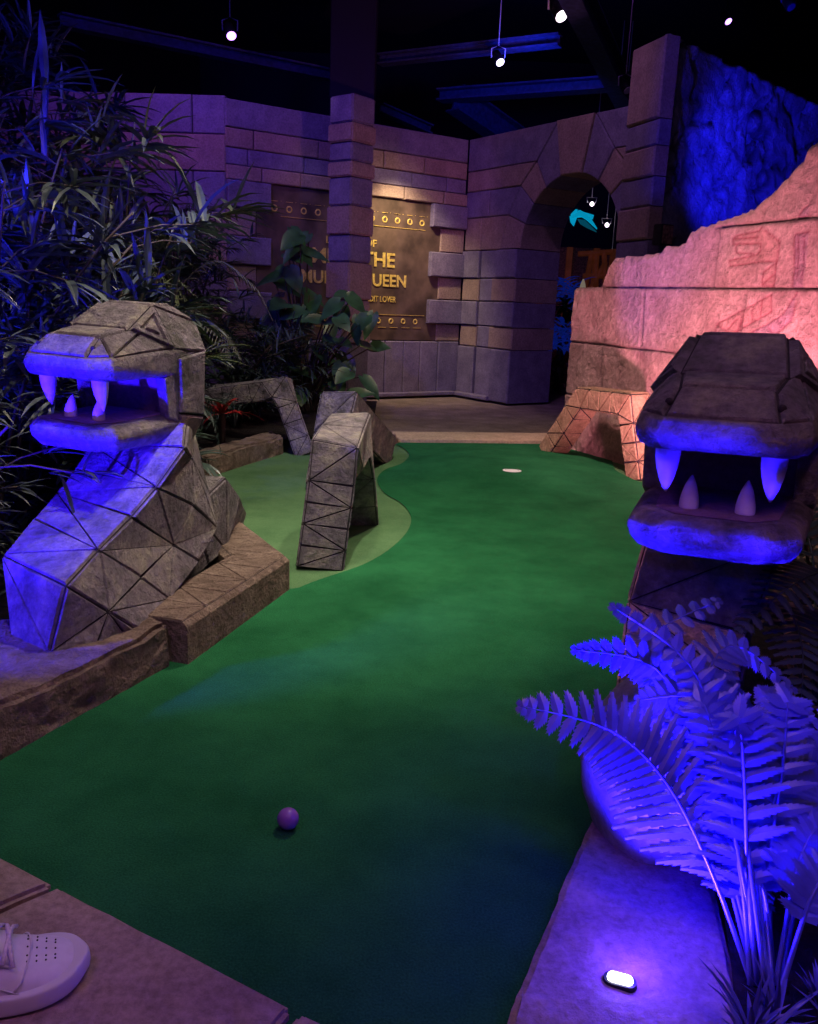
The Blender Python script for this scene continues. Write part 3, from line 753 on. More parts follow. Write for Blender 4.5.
# border coil
c0 = G(178, 604, .13); c1 = G(258, 556, .13); c2 = G(205, 512, .13)
c0 = Vector((c0.x, c0.y, .065)); c1 = Vector((c1.x, c1.y, .065)); c2 = Vector((c2.x, c2.y, .065))
cm = c0 + (c0 - c1).normalized() * .12
bm = sweep([cm, c1, c2], (0, 0, 1), [(-.065, -.10), (.05, -.10), (.065, -.085), (.065, .085), (.05, .10), (-.065, .10)], [5, 6], groove=.008, depth=.004, tri_sides=(2,))
tag(obj('serpent_coil', bm, ['kerb_stone', 'groove']), 'low flat serpent coil with carved triangles bordering the pale carpet on the left', 'serpent coil')

# middle hump
f1 = G(325, 572); 
t = thing('serpent_hump', 'upright faceted serpent hump standing nearest on the pale green carpet', 'statue', (-.3, 3.3, 0))
m0 = Vector((f1.x - .03, f1.y + .09, -.0)); m1 = V(334, 460, m0.y + .05); m2 = V(350, 436, m0.y + .42); m3 = Vector((m2.x + .03, m2.y + .3, 0))
bm = sweep([m0, m1, m2, m3], (1, .12, 0), sec(.17, .17, .1), [5, 2, 3], groove=.010, depth=.006, scales=[1.0, .98, .98, 1.0])
obj('body', bm, ['serpent_stone', 'groove'], t)
t = thing('serpent_hump', 'second faceted serpent hump peeking out behind the nearest one', 'statue', (-.4, 4.9, 0))
r0 = Vector((-.43, 4.5, 0)); r1 = V(342, 414, 4.75); r2 = V(378, 450, 5.5)
bm = sweep([r0, r1, r2], (.9, -.43, 0), sec(.2, .2, .1), [3, 3], groove=.012, depth=.006)
obj('body', bm, ['serpent_stone', 'groove'], t)
# small right arch
a0 = Vector((1.0, 6.02, 0)); a1 = V(588, 398, 5.72); a2 = V(634, 404, 5.25); a3 = G(640, 479); a3 = Vector((a3.x + .02, a3.y, 0))
t = thing('serpent_arch', 'small orange-lit serpent arch with carved triangles beside the pink wall', 'statue', (1.2, 5.6, 0))
bm = sweep([a0, a1, a2, a3], (.9, .42, 0), sec(.15, .13, .1), [4, 4, 4], groove=.015, depth=.008)
obj('body', bm, ['arch_stone', 'groove'], t)
# small left arch
l0 = V(215, 396, 5.75); l1 = V(282, 388, 5.6); l2 = G(304, 455); l2 = Vector((l2.x, l2.y + .04, 0)); lz = Vector((-1.75, 5.9, 0.05))
t = thing('serpent_arch', 'small serpent arch half hidden by palms above the left kerb', 'statue', (-1.0, 5.6, 0))
bm = sweep([lz, l0, l1, l2], (.15, -1, 0), sec(.14, .12, .1), [3, 5, 4], groove=.008, depth=.005)
obj('body', bm, ['serpent_stone', 'groove'], t)
# right serpent
RS = thing('serpent_statue', 'large stone serpent on the right facing the camera, open fanged mouth', 'statue', (.75, 2.0, .06))
head_parts(RS, .701, 1.828, .553, -2.013, .004, .02, .873)
n0 = Vector((.70, 1.98, .04)); n1 = Vector((.70, 1.96, .34)); n2 = Vector((.71, 1.87, .60))
bm = sweep([n0, n1, n2], (.9, -.42, 0), sec(.27, .22, .1), [2, 1], groove=.012, depth=.006)
obj('neck', bm, ['serpent_stone', 'groove'], RS)

# smooth rock by the right lamp
bm = bmesh.new(); bmesh.ops.create_icosphere(bm, subdivisions=4, radius=1)
for v in bm.verts:
    v.co = Vector((v.co.x * .125, v.co.y * .16, v.co.z * .19)); 
rough_up(bm, .012, 6, 3)
rc_ = G(655, 878, .06); bmesh.ops.translate(bm, vec=(rc_.x + .03, rc_.y + .16, .17), verts=bm.verts)
tag(obj('smooth_boulder', bm, 'smooth_rock', smooth=True), 'smooth rounded boulder glowing blue behind the large fern', 'rock')
# ground lamp
gl = G(620, 980, .062)
t = thing('ground_light', 'small glowing oval ground light set in the right kerb', 'light', gl)
dv = Vector((1, -.62, 0)).normalized(); R_ = Matrix.Rotation(math.atan2(dv.y, dv.x) + .25, 3, 'Z')
bm = bmesh.new()
def oval(r, L, z0, z1, mi=0):
    pts = []
    for k in range(24):
        a = 2 * PI * k / 24; x = r * math.cos(a) + (L if math.cos(a) > 0 else -L); y = r * math.sin(a); pts.append(Vector((x, y, 0)))
    lo = [bm.verts.new(gl + R_ @ (p + Vector((0, 0, z0)))) for p in pts]; hi = [bm.verts.new(gl + R_ @ (p * (.9 if z1 > z0 else 1) + Vector((0, 0, z1)))) for p in pts]
    for k in range(24): bm.faces.new((lo[k], lo[(k + 1) % 24], hi[(k + 1) % 24], hi[k]))
    bm.faces.new(hi)
oval(.0095, .010, -.004, .005); obj('lens', bm, 'lens_glow', t)
bm = bmesh.new(); oval(.014, .012, -.012, .001); obj('housing', bm, 'black_metal', t)

# ball
bp = G(288, 832); br = .021
t = thing('golf_ball', 'small violet golf ball resting alone on the green', 'ball', (bp.x, bp.y, .008))
bm = bmesh.new(); bmesh.ops.create_icosphere(bm, subdivisions=4, radius=br)
dirs = []
for i in range(150):
    zf = 1 - 2 * (i + .5) / 150; rr = math.sqrt(1 - zf * zf); a = i * 2.39996; dirs.append(Vector((rr * math.cos(a), rr * math.sin(a), zf)))
for v in bm.verts:
    n = v.co.normalized(); m = max(n.dot(d) for d in dirs); ang_ = math.acos(min(1, m)); v.co = n * (br - .0009 * math.exp(-(ang_ / .07) ** 2))
bmesh.ops.translate(bm, vec=(bp.x, bp.y, .008 + br), verts=bm.verts); obj('shell', bm, 'ball_mat', t, smooth=True)

# ================================================================ SHOE
def shoe():
    toe = G(88, 968, .03); dirx = Vector((.93, .37, 0)).normalized(); 
    heel = toe - dirx * .31; t = thing('sneaker', 'white leather low-top sneaker standing on the paving at bottom left', 'shoe', (heel.x, heel.y, .025))
    R = Matrix((dirx, Vector((-dirx.y, dirx.x, 0)), Vector((0, 0, 1)))).transposed()
    def W(x, y, z): return Vector((heel.x, heel.y, .026)) + R @ Vector((x, y, z)) * 1.09
    # half widths & heights along the length
    st = [(0, .012, .085), (.01, .030, .088), (.04, .036, .085), (.09, .038, .088), (.13, .041, .090), (.17, .046, .078), (.20, .050, .062), (.23, .050, .050), (.255, .043, .043), (.272, .030, .034), (.282, .012, .028)]
    bm = bmesh.new(); rings = []
    for x, w, h in st:
        ring = []
        for k in range(17):
            a = PI * k / 16; y = math.cos(a); z = math.sin(a)
            yy = w * (abs(y) ** .6) * (1 if y > 0 else -1); zz_ = .012 + (h - .012) * z ** (.75)
            yy *= 1 - .35 * (z ** 3) * (h / .09)
            ring.append(bm.verts.new(W(x, yy, zz_)))
        rings.append(ring)
    for i in range(len(rings) - 1):
        for k in range(16): bm.faces.new((rings[i][k], rings[i][k + 1], rings[i + 1][k + 1], rings[i + 1][k]))
    bm.faces.new(rings[0]); bm.faces.new(rings[-1][::-1])
    bmesh.ops.recalc_face_normals(bm, faces=bm.faces)
    o = obj('upper', bm, 'white_leather', t, smooth=True); md = o.modifiers.new('s', 'SUBSURF'); md.levels = md.render_levels = 2
    # sole
    bm = bmesh.new(); lo = []; m1 = []; m2 = []; hi = []
    out = []
    for x, w, h in st: out.append((x, w + .007))
    loop = [(x, w) for x, w in out] + [(x, -w) for x, w in out[::-1]]
    loop = [(-.008, .0)] + loop[:len(out)] + [(.292, 0)] + loop[len(out):]
    for z, k in ((.0, .96), (.006, 1.0), (.024, 1.0), (.030, .985), (.031, .9)):
        lo.append([bm.verts.new(W(.14 + (x - .14) * (k if k > .95 else .97), y * k, z + max(0, x - .24) * .12)) for x, y in loop])
    for a, b in zip(lo, lo[1:]):
        for k in range(len(loop)): bm.faces.new((a[k], a[(k + 1) % len(loop)], b[(k + 1) % len(loop)], b[k]))
    bm.faces.new(lo[0][::-1]); bm.faces.new(lo[-1]); bmesh.ops.recalc_face_normals(bm, faces=bm.faces)
    o = obj('sole', bm, 'shoe_rubber', t, smooth=True); md = o.modifiers.new('s', 'SUBSURF'); md.levels = md.render_levels = 2
    # overlays: toe bumper seam + eyestays
    def top(x):
        for a, b in zip(st, st[1:]):
            if x <= b[0]: q = (x - a[0]) / (b[0] - a[0]); return a[2] + (b[2] - a[2]) * q, a[1] + (b[1] - a[1]) * q
        return .03, .02
    def surf(x, k, off=.0):  # k -1..1 across the top
        h, w = top(x); a = PI / 2 - k * PI / 2; y = math.cos(a); z = math.sin(a)
        yy = w * (abs(y) ** .6) * (1 if y > 0 else -1); zz_ = .012 + (h - .012) * z ** .75; yy *= 1 - .35 * z ** 3 * (h / .09)
        return W(x, yy * (1 + off * 14), zz_ + off)
    bm = bmesh.new()
    for s in (-1, 1):
        tube(bm, [surf(.085 + i * .012, s * .42, .002) for i in range(10)], .0022, 6)
        tube(bm, [surf(.198 + .02 * (1 - abs(q)) ** .5, q * .8, .0015) for q in [s * (i / 6) for i in range(7)]], .0016, 6)
        tube(bm, [surf(.12 + i * .01, s * (.55 + .035 * i), .0012) for i in range(12)], .0014, 6)
        tube(bm, [surf(.02 + i * .014, s * (.75 - .05 * abs(i - 3)), .0012) for i in range(8)], .0014, 6)
    obj('stitching', bm, 'shoe_rubber', t)
    bm = bmesh.new()
    for r in range(4):
        for c in range(-2, 3):
            p = surf(.213 + r * .011, c * .13 * (1 - r * .12), .0008)
            bmesh.ops.create_uvsphere(bm, u_segments=6, v_segments=4, radius=.0014, matrix=Matrix.Translation(p))
    obj('perforations', bm, 'groove', t)
    bm = bmesh.new()
    vs = [[bm.verts.new(surf(.085 + i * .011, k * .36, .004 + .004 * (1 - abs(k)))) for k in (-1, -.5, 0, .5, 1)] for i in range(11)]
    for a, b in zip(vs, vs[1:]):
        for k in range(4): bm.faces.new((a[k], a[k + 1], b[k + 1], b[k]))
    obj('tongue', bm, 'white_leather', t, smooth=True)
    bm = bmesh.new()
    for i in range(7):
        x = .105 + i * .0145
        for s in (-1, 1):
            pts = [surf(x + .006 * s * (q), s * 0 + (-.46 + .92 * (q * .5 + .5)), .009 + .003 * (1 - q * q)) for q in (-1, -.6, -.2, .2, .6, 1)]
            tube(bm, pts, .0032, 6)
    for s in (-1, 1): tube(bm, [W(.10, .0, .101), W(.09, s * .02, .112), W(.075, s * .04, .108), W(.085, s * .035, .098), W(.10, s * .01, .1)], .003, 6)
    obj('laces', bm, 'lace', t)
    # collar and lower trouser leg (worn by the player, mostly out of frame)
    bm = bmesh.new(); n = 16
    L1 = []
    for z, r in ((.070, .036), (.10, .040), (.13, .042)):
        L1.append([bm.verts.new(W(.055 + r * 1.15 * math.cos(2 * PI * k / n), r * math.sin(2 * PI * k / n), z)) for k in range(n)])
    for a, b in zip(L1, L1[1:]):
        for k in range(n): bm.faces.new((a[k], a[(k + 1) % n], b[(k + 1) % n], b[k]))
    obj('collar', bm, 'white_leather', t, smooth=True)
    pn = thing('person', 'person in bluish trousers standing at bottom left, only a trouser cuff visible', 'person', (heel.x, heel.y, .1))
    bm = bmesh.new(); rr = [(.095, .050), (.12, .058), (.16, .062), (.25, .060), (.35, .066), (.45, .070), (.52, .072), (.56, .074)]
    rings = []
    for z, r in rr:
        rings.append([bm.verts.new(W(.035 - (z - .1) * .12 + r * 1.05 * math.cos(2 * PI * k / n) + .004 * math.sin(3 * k), r * math.sin(2 * PI * k / n) + noise.noise(Vector((z * 30, k, 0))) * .004, z)) for k in range(n)])
    for a, b in zip(rings, rings[1:]):
        for k in range(n): bm.faces.new((a[k], a[(k + 1) % n], b[(k + 1) % n], b[k]))
    bm.faces.new(rings[-1]); bmesh.ops.recalc_face_normals(bm, faces=bm.faces)
    obj('trouser_leg', bm, 'denim', pn, smooth=True)
shoe()

# ================================================================ PLANTS
def blade(bm, p, d, L, w, droop=.3, n=5, mi=0, side=None, fold=.25):
    """lanceolate folded leaf from p towards d, bending down"""
    d = d.normalized(); up = Vector((0, 0, 1))
    s = side or d.cross(up)
    if s.length < .1: s = Vector((1, 0, 0))
    s = s.normalized(); cur = Vector(p); prev = None; dd = d.copy()
    for i in range(n + 1):
        t = i / n; ww = w * (math.sin(PI * min(1, .08 + t * .92)) ** .8) * (1 - .25 * t) if i < n else .0
        nn = s.cross(dd).normalized()
        if nn.z < 0: nn = -nn
        if i == n: row = [bm.verts.new(cur)]
        else: row = [bm.verts.new(cur - s * ww / 2 + nn * ww * fold), bm.verts.new(cur), bm.verts.new(cur + s * ww / 2 + nn * ww * fold)]
        if prev:
            if len(row) == 3:
                for k in (0, 1): f = bm.faces.new((prev[k], prev[k + 1], row[k + 1], row[k])); f.material_index = mi
            else:
                for k in (0, 1): f = bm.faces.new((prev[k], prev[k + 1], row[0])); f.material_index = mi
        prev = row; cur = cur + dd * (L / n); dd = (dd + Vector((0, 0, -droop / n * (1 + t)))).normalized()
def rdir(el=(-.3, .8)):
    a = U(0, 2 * PI); return Vector((math.cos(a), math.sin(a), U(*el))).normalized()
def bamboo(loc, H, stems, spread, label, leaf=(.16, .28), mats='leaf_bamboo', cl=9, group='bamboo plants on the left', lean=(0, 0), wd=.12, zlo=.25):
    loc = Vector(loc); t = thing('bamboo_plant', label, 'plant', loc, group)
    bs = bmesh.new(); bl = bmesh.new()
    for _ in range(stems):
        a = U(0, 2 * PI); b = loc + Vector((math.cos(a), math.sin(a), 0)) * U(0, .15); tipd = Vector((math.cos(a), math.sin(a), 0)) * spread * U(.3, 1) + Vector((*lean, 0)); h = H * U(.7, 1.05)
        pts = [b + tipd * (k / 8) ** 1.8 + Vector((0, 0, h * (k / 8) * (1 - .12 * (k / 8) ** 2))) for k in range(9)]
        tube(bs, pts, [.011 * (1 - .08 * k) for k in range(9)], 6)
        for k in range(cl):
            f = U(zlo, 1) * 8; i = min(7, int(f)); p = pts[i].lerp(pts[i + 1], f - i)
            d = rdir((-.1, .6)); tw = p + d * U(.12, .42)
            tube(bs, [p, p.lerp(tw, .5) + Vector((0, 0, .02)), tw], .003, 4, cap=False)
            for q in range(random.randint(9, 14)):
                ld = (d + rdir((-.5, .6)) * .95).normalized(); st = tw - d * U(0, .12); L = U(*leaf)
                blade(bl, st, ld, L, L * wd * U(.8, 1.25), U(.2, .9), 4)
    obj('stems', bs, 'stem_brown', t); obj('foliage', bl, mats, t); return t
def frond(bm, path, npin, pl, pw, plane=None, droop=.2, taper=True, mi=0, smi=None, teeth=0, ang=.55, hang=0.0):
    """compound frond: rachis along path, pinnae both sides"""
    P = [Vector(p) for p in path]
    def pt(t):
        f = t * (len(P) - 1); i = min(len(P) - 2, int(f)); u = f - i
        a, b, c, d = P[max(i - 1, 0)], P[i], P[i + 1], P[min(i + 2, len(P) - 1)]
        return .5 * ((2 * b) + (c - a) * u + (2 * a - 5 * b + 4 * c - d) * u * u + (3 * b - a - 3 * c + d) * u ** 3)
    rp = [pt(k / 20) for k in range(21)]
    tube(bm, rp, [.0042 * (1 - .8 * k / 20) for k in range(21)], 5, mi if smi is None else smi)
    up = Vector(plane) if plane else Vector((0, 0, 1))
    t0 = .28
    for k in range(npin):
        t = t0 + (1 - t0) * (k + .5) / npin; p = pt(t); tg = (pt(min(1, t + .02)) - pt(max(0, t - .02))).normalized()
        q = (k + .5) / npin; L = pl * ((1 - q) ** .7 * min(1, .5 + q * 4) * 1.15 if taper else 1) * U(.92, 1.08)
        sd = tg.cross(up).normalized()
        for s in (-1, 1):
            d = (sd * s + tg * ang + Vector((0, 0, -hang))).normalized()
            if teeth:
                pinna(bm, p, d, L, pw, up, droop, teeth, mi, tg)
            else: blade(bm, p, d, L, pw, droop, 4, mi, side=tg)
def pinna(bm, p, d, L, w, up, droop, teeth, mi, tg):
    """toothed pinna: midrib strip with lobed edges"""
    cur = Vector(p); dd = d.copy(); sd = dd.cross(up).normalized(); prev = None
    n = teeth * 2
    for i in range(n + 1):
        t = i / n; ww = w * (1 - t) ** .55 * (1.0 if i % 2 else .72) * (.75 + .5 * min(1, t * 4)) 
        nn = sd.cross(dd).normalized()
        fwd = dd * (w * .35 if i % 2 else 0)
        if i == n: row = [bm.verts.new(cur)]
        else: row = [bm.verts.new(cur - sd * ww / 2 + fwd - nn * ww * .12), bm.verts.new(cur), bm.verts.new(cur + sd * ww / 2 + fwd - nn * ww * .12)]
        if prev:
            if len(row) == 3:
                for k in (0, 1): bm.faces.new((prev[k], prev[k + 1], row[k + 1], row[k])).material_index = mi
            else:
                for k in (0, 1): bm.faces.new((prev[k], prev[k + 1], row[0])).material_index = mi
        prev = row; cur = cur + dd * (L / n); dd = (dd + Vector((0, 0, -droop / n)) ).normalized()
def palm(loc, label, n, L, H, mats, pl=.2, pw=.012, npin=26, tgt=None, group='palms among the left planting', az=None, rise=.7):
    loc = Vector(loc); t = thing('palm_plant', label, 'plant', loc, group)
    for i in range(n):
        a = (az[i] if az and i < len(az) else U(0, 2 * PI)); d = Vector((math.cos(a), math.sin(a), 0)); l = L * U(.75, 1.1); h = H * U(.75, 1.1)
        path = [loc + Vector((0, 0, .0)), loc + d * l * .22 + Vector((0, 0, h * .65)), loc + d * l * .55 + Vector((0, 0, h)), loc + d * l * .85 + Vector((0, 0, h * .9)), loc + d * l + Vector((0, 0, h * rise))]
        bm = bmesh.new(); frond(bm, path, npin, pl, pw, droop=.9, ang=.8); obj('frond', bm, mats, t)
    return t

bamboo((-1.55, 3.1, .05), 1.75, 7, .55, 'tall bamboo nearest the left serpent with blue-lit leaves', cl=17)
bamboo((-2.1, 3.7, .05), 2.3, 8, .6, 'tall bamboo reaching the top left corner', cl=17)
bamboo((-2.05, 3.0, .05), 2.9, 9, .6, 'very tall bamboo with dense tips filling the top left corner', cl=18, zlo=.4)
bamboo((-1.55, 4.3, .05), 1.95, 7, .5, 'bamboo behind the serpent head with olive leaves', mats='leaf_olive', cl=14, leaf=(.18, .32))
bamboo((-2.6, 5.0, .05), 2.7, 8, .7, 'tallest dark bamboo against the left wall', mats='leaf_dark', cl=16)
bamboo((-2.0, 5.6, .05), 2.2, 7, .5, 'dark bamboo in front of the violet block wall', mats='leaf_dark', cl=16)
bamboo((-1.35, 3.6, .05), 1.0, 6, .45, 'low bamboo filling in behind the serpent neck', mats='leaf_dark', cl=14, zlo=.1)
bamboo((-1.5, 2.45, .1), .8, 6, .35, 'short bamboo at the left frame edge beside the serpent neck', mats='leaf_bamboo', cl=12, leaf=(.1, .2), zlo=.05)
bamboo((-1.85, 6.6, .05), 1.75, 8, .35, 'spiky dark shrub left of the sign board', mats='leaf_dark', cl=26, leaf=(.10, .17), wd=.13)
bamboo((-1.3, 6.4, .05), .9, 8, .5, 'low dark shrub under the palms', mats='leaf_dark', cl=22, leaf=(.12, .2), zlo=.1)
bamboo((-2.0, 4.6, .05), 1.2, 8, .5, 'thick dark shrub in the middle of the left planting', mats='leaf_dark', cl=20, zlo=.1)
palm((-1.75, 5.2, .1), 'pale feathery palm arching towards the broad-leaved plant', 7, .85, 1.0, 'leaf_palm', az=[-.1, .35, -.6, 1.2, -1.3, 2.4, -2.6], pl=.22)
palm((-1.9, 4.6, .1), 'feathery palm behind the left serpent head', 6, .9, 1.15, 'leaf_olive', az=[.0, -.5, .6, -1.4, 2, 3])
palm((-1.35, 4.55, .1), 'small drooping palm beside the left kerb', 9, .42, .38, 'leaf_dark', pl=.12, pw=.012, npin=18, rise=.2)
palm((-1.25, 5.9, .1), 'small dark palm under the left serpent arch', 9, .45, .3, 'leaf_dark', pl=.12, npin=16, rise=.4)
# bromeliad with red leaves
bl = V(222, 402, 5.35); t = thing('bromeliad', 'red-leaved bromeliad beside the small left serpent arch', 'plant', (bl.x, bl.y, .1))
bm = bmesh.new()
for i in range(16):
    blade(bm, Vector((bl.x, bl.y, bl.z - .08)), rdir((.1, .9)), U(.2, .34), .03, .7, 5)
obj('leaves', bm, 'red_leaf', t)
bm = bmesh.new(); tube(bm, [(bl.x, bl.y, .05), (bl.x, bl.y, bl.z - .06)], .02, 8); obj('stem', bm, 'stem_brown', t)
# broad-leaved plant
def heart(bm, p, d, up, L, w, cup=.15):
    d = d.normalized(); s = d.cross(up).normalized(); nn = s.cross(d).normalized()
    prof = [(-.12, .30), (-.05, .62), (.08, .88), (.25, 1.0), (.45, .9), (.65, .66), (.82, .36), (.93, .14)]
    mid = [bm.verts.new(p)]; prev = None
    rows = []
    for x, ww in prof:
        c = p + d * L * x - nn * (x * x) * L * cup
        rows.append((bm.verts.new(c - s * w * ww / 2 + nn * w * .10 * ww + nn * w * .04 * math.sin(x * 20)), bm.verts.new(p + d * L * max(x, 0) - nn * x * x * L * cup), bm.verts.new(c + s * w * ww / 2 + nn * w * .10 * ww)))
    tip = bm.verts.new(p + d * L - nn * L * cup)
    for a, b in zip(rows, rows[1:]):
        for k in (0, 1): bm.faces.new((a[k], a[k + 1], b[k + 1], b[k]))
    for k in (0, 1): bm.faces.new((rows[-1][k], rows[-1][k + 1], tip))
t = thing('broadleaf_plant', 'bushy plant with broad glossy heart-shaped leaves in front of the pillar', 'plant', (-.95, 7.3, .08))
bs = bmesh.new(); bl_ = bmesh.new(); base = Vector((-.95, 7.3, .05))
lp = [(302, 240), (296, 232), (300, 252), (288, 275), (280, 290), (270, 310), (300, 285), (345, 303), (352, 292), (368, 318), (350, 322), (330, 318), (305, 318), (288, 332), (322, 345), (345, 350), (355, 372), (330, 375), (312, 388), (340, 392), (300, 360), (275, 350), (280, 378), (260, 330), (362, 340), (330, 318), (290, 300), (310, 300), (335, 335), (320, 365), (300, 395), (345, 365), (268, 375), (288, 262), (328, 400)]
for i, (x, y) in enumerate(lp * 2):
    p = V(x + U(-9, 9), y + U(-9, 9), 7.3 + U(-.4, .35)); 
    tube(bs, [base + Vector((U(-.1, .1), U(-.1, .1), 0)), base.lerp(p, .5) + Vector((0, 0, .12)), p], [.012, .008, .005], 5, cap=False)
    d = Vector((U(-.9, 1), U(-1, .2), U(-.9, .15))); heart(bl_, p, d, Vector((U(-.4, .4), -.6, .8)), U(.17, .27), U(.12, .19))
obj('stems', bs, 'stem_brown', t); obj('foliage', bl_, 'leaf_broad', t, smooth=True)

# right side ferns
def fern(label, base, fronds, mats, pl, pw, npin, teeth=5, droop=.3, group='ferns in the right planting'):
    base = Vector(base); t = thing('fern_plant', label, 'plant', base, group)
    for fr in fronds:
        path, plane = fr[0], fr[1]; bm = bmesh.new()
        frond(bm, path, fr[2] if len(fr) > 2 else npin, fr[3] if len(fr) > 3 else pl, pw, plane, droop, teeth=teeth, ang=.45)
        obj('frond', bm, mats, t)
    return t
fb = Vector((.46, 1.02, .09))
def pth(*a): return [V(*q) for q in a]
cam_up = (-.1, -.9, .45)
random.seed(21)
FR = [
    (pth((752, 985, 1.02), (715, 880, 1.10), (668, 785, 1.16), (610, 730, 1.20), (520, 706, 1.22)), (-.25, -.8, .6), 21, .105),
    (pth((755, 985, 1.02), (722, 850, 1.18), (700, 750, 1.28), (655, 668, 1.32), (575, 650, 1.32)), (-.1, -.95, .35), 22, .075),
    (pth((762, 985, 1.02), (738, 850, 1.10), (718, 750, 1.20), (690, 665, 1.26), (612, 606, 1.26)), (-.1, -.9, .6), 20, .055),
    (pth((765, 980, 1.0), (748, 850, 1.1), (735, 760, 1.2), (700, 700, 1.25), (640, 700, 1.28)), (-.1, -.8, .5), 20, .095),
    (pth((770, 980, 1.0), (745, 850, 1.14), (700, 720, 1.25), (730, 645, 1.33), (795, 690, 1.36)), (.1, -.6, .8), 20, .07),
    (pth((770, 980, 1.0), (740, 850, 1.14), (690, 700, 1.30), (650, 640, 1.36), (720, 600, 1.40)), (.1, -.6, .8), 20, .065),
    (pth((772, 980, 1.0), (765, 880, 1.1), (775, 800, 1.15), (800, 760, 1.2), (840, 770, 1.25)), (.2, -.8, .6), 18, .08),
    (pth((760, 985, 1.05), (740, 900, 1.2), (725, 830, 1.26), (700, 790, 1.30), (640, 800, 1.32)), (-.1, -.8, .5), 18, .085),
    (pth((758, 985, 1.08), (735, 880, 1.22), (715, 800, 1.28), (690, 735, 1.32), (640, 740, 1.34)), (-.1, -.8, .4), 18, .09),
    (pth((775, 985, 1.0), (790, 900, 1.05), (800, 860, 1.08), (815, 830, 1.1), (835, 825, 1.12)), (.1, -.8, .5), 11, .05),
    (pth((778, 985, 1.0), (792, 880, 1.1), (800, 790, 1.2), (790, 720, 1.28), (760, 690, 1.34)), (0, -.8, .5), 18, .08),
    (pth((780, 985, 1.0), (800, 880, 1.1), (820, 800, 1.2), (835, 740, 1.25), (860, 710, 1.3)), (0, -.8, .5), 18, .09),
    (pth((778, 1000, .98), (800, 930, 1.0), (815, 890, 1.02), (835, 870, 1.04), (860, 870, 1.05)), (0, -.8, .6), 11, .05),
    (pth((768, 985, 1.05), (770, 900, 1.2), (765, 820, 1.3), (750, 760, 1.35), (715, 730, 1.38)), (0, -.8, .5), 18, .09),
]
for _ in range(14):
    tx, ty, Y = U(650, 815), U(700, 900), U(1.12, 1.4); bx = U(745, 775)
    FR.append((pth((bx, 985, 1.02), (bx - 8, 900 + U(-20, 20), 1.08), ((bx + tx) / 2, (ty + 880) / 2 - 30, (Y + 1.1) / 2), ((bx + tx * 3) / 4, ty - 30, Y), (tx, ty, Y)), (U(-.4, .4), -.8, U(.2, .8)), 17, U(.055, .085)))
fern('large fern in the right foreground glowing violet-blue', fb, FR, 'leaf_fern', .09, .021, 20, teeth=6)
fern('dark fern between the right serpent and the frame edge', (1.0, 1.9, .08), [
    ([(1.0, 1.9, .08), (.98, 1.85, .35), (.9, 1.75, .47), (.78, 1.65, .47), (.66, 1.58, .40)], (0, -.3, 1)),
    ([(1.0, 1.9, .08), (1.0, 1.8, .38), (.98, 1.65, .5), (.9, 1.5, .5), (.84, 1.4, .44)], (0, -.3, 1)),
    ([(1.0, 1.9, .08), (1.05, 1.85, .4), (1.1, 1.7, .5), (1.1, 1.5, .46), (1.08, 1.4, .38)], (0, -.3, 1)),
    ([(1.0, 1.9, .08), (.9, 1.95, .3), (.85, 1.8, .38), (.80, 1.6, .36), (.74, 1.45, .3)], (0, -.3, 1)),
    ([(1.0, 1.9, .08), (1.1, 1.95, .4), (1.2, 1.95, .5), (1.3, 1.9, .48), (1.4, 1.85, .4)], (0, -.3, 1)),
    ([(1.0, 1.9, .08), (1.0, 2.0, .4), (.98, 2.1, .52), (.95, 2.2, .5), (.92, 2.3, .42)], (0, -.3, 1)),
], 'leaf_dark', .12, .022, 20, teeth=4)
t = thing('spiky_plant', 'low dark spiky plant in the bottom right corner at the foot of the large fern', 'plant', (.52, .98, .07))
for q in range(5):
    bm = bmesh.new(); b = Vector((.50 + U(-.06, .12), .98 + U(-.08, .05), .07))
    for k in range(16): blade(bm, b, Vector((U(-.8, .8), U(-.8, .8), U(.7, 1.4))), U(.05, .12), .009, .5, 4)
    obj('leaf_tuft', bm, 'leaf_fern', t)
bm = bmesh.new(); bs = bmesh.new(); t = thing('leafy_shrub', 'dark glinting shrub at the right frame edge beside the serpent head', 'plant', (1.55, 2.7, .08))
for i in range(24):
    b = Vector((1.55 + U(-.2, .2), 2.7 + U(-.3, .3), .07)); tp = b + Vector((U(-.35, .35), U(-.35, .35), U(.3, .9)))
    tube(bs, [b, b.lerp(tp, .5) + Vector((U(-.05, .05), 0, .05)), tp], .006, 5, cap=False)
    for k in range(16):
        blade(bm, b.lerp(tp, U(.15, 1)), rdir((-.4, .7)), U(.05, .12), .025, .4, 3)
obj('stems', bs, 'stem_brown', t); obj('foliage', bm, 'leaf_brown', t)
for j, lb in enumerate(('low scrub of brown leaves in the right bed below the shrub',)):
    bm = bmesh.new()
    for i in range(900):
        p = Vector((U(.85, 1.8), U(1.3, 3.2), .09 + U(0, .05)))
        if p.x < .72 + (p.y - 1.4) * .42: continue
        blade(bm, p, rdir((-.1, .5)), U(.03, .07), .02, .3, 2)
    tag(obj('leaf_litter', bm, 'bark_chip'), 'brown leaf litter scattered over the right planting bed', 'leaf litter', kind='stuff')
bm = bmesh.new()
for i in range(1500):
    p = Vector((U(-1.9, -1.0), U(2.4, 5.4), .08 + U(0, .1)))
    if p.x > -.95 - (p.y - 2.4) * .12: continue
    blade(bm, p, rdir((.1, 1.2)), U(.06, .14), .02, .5, 3)
tag(obj('ground_foliage', bm, 'leaf_dark'), 'tangle of low dark leaves covering the left planting bed', 'ground cover', kind='stuff')

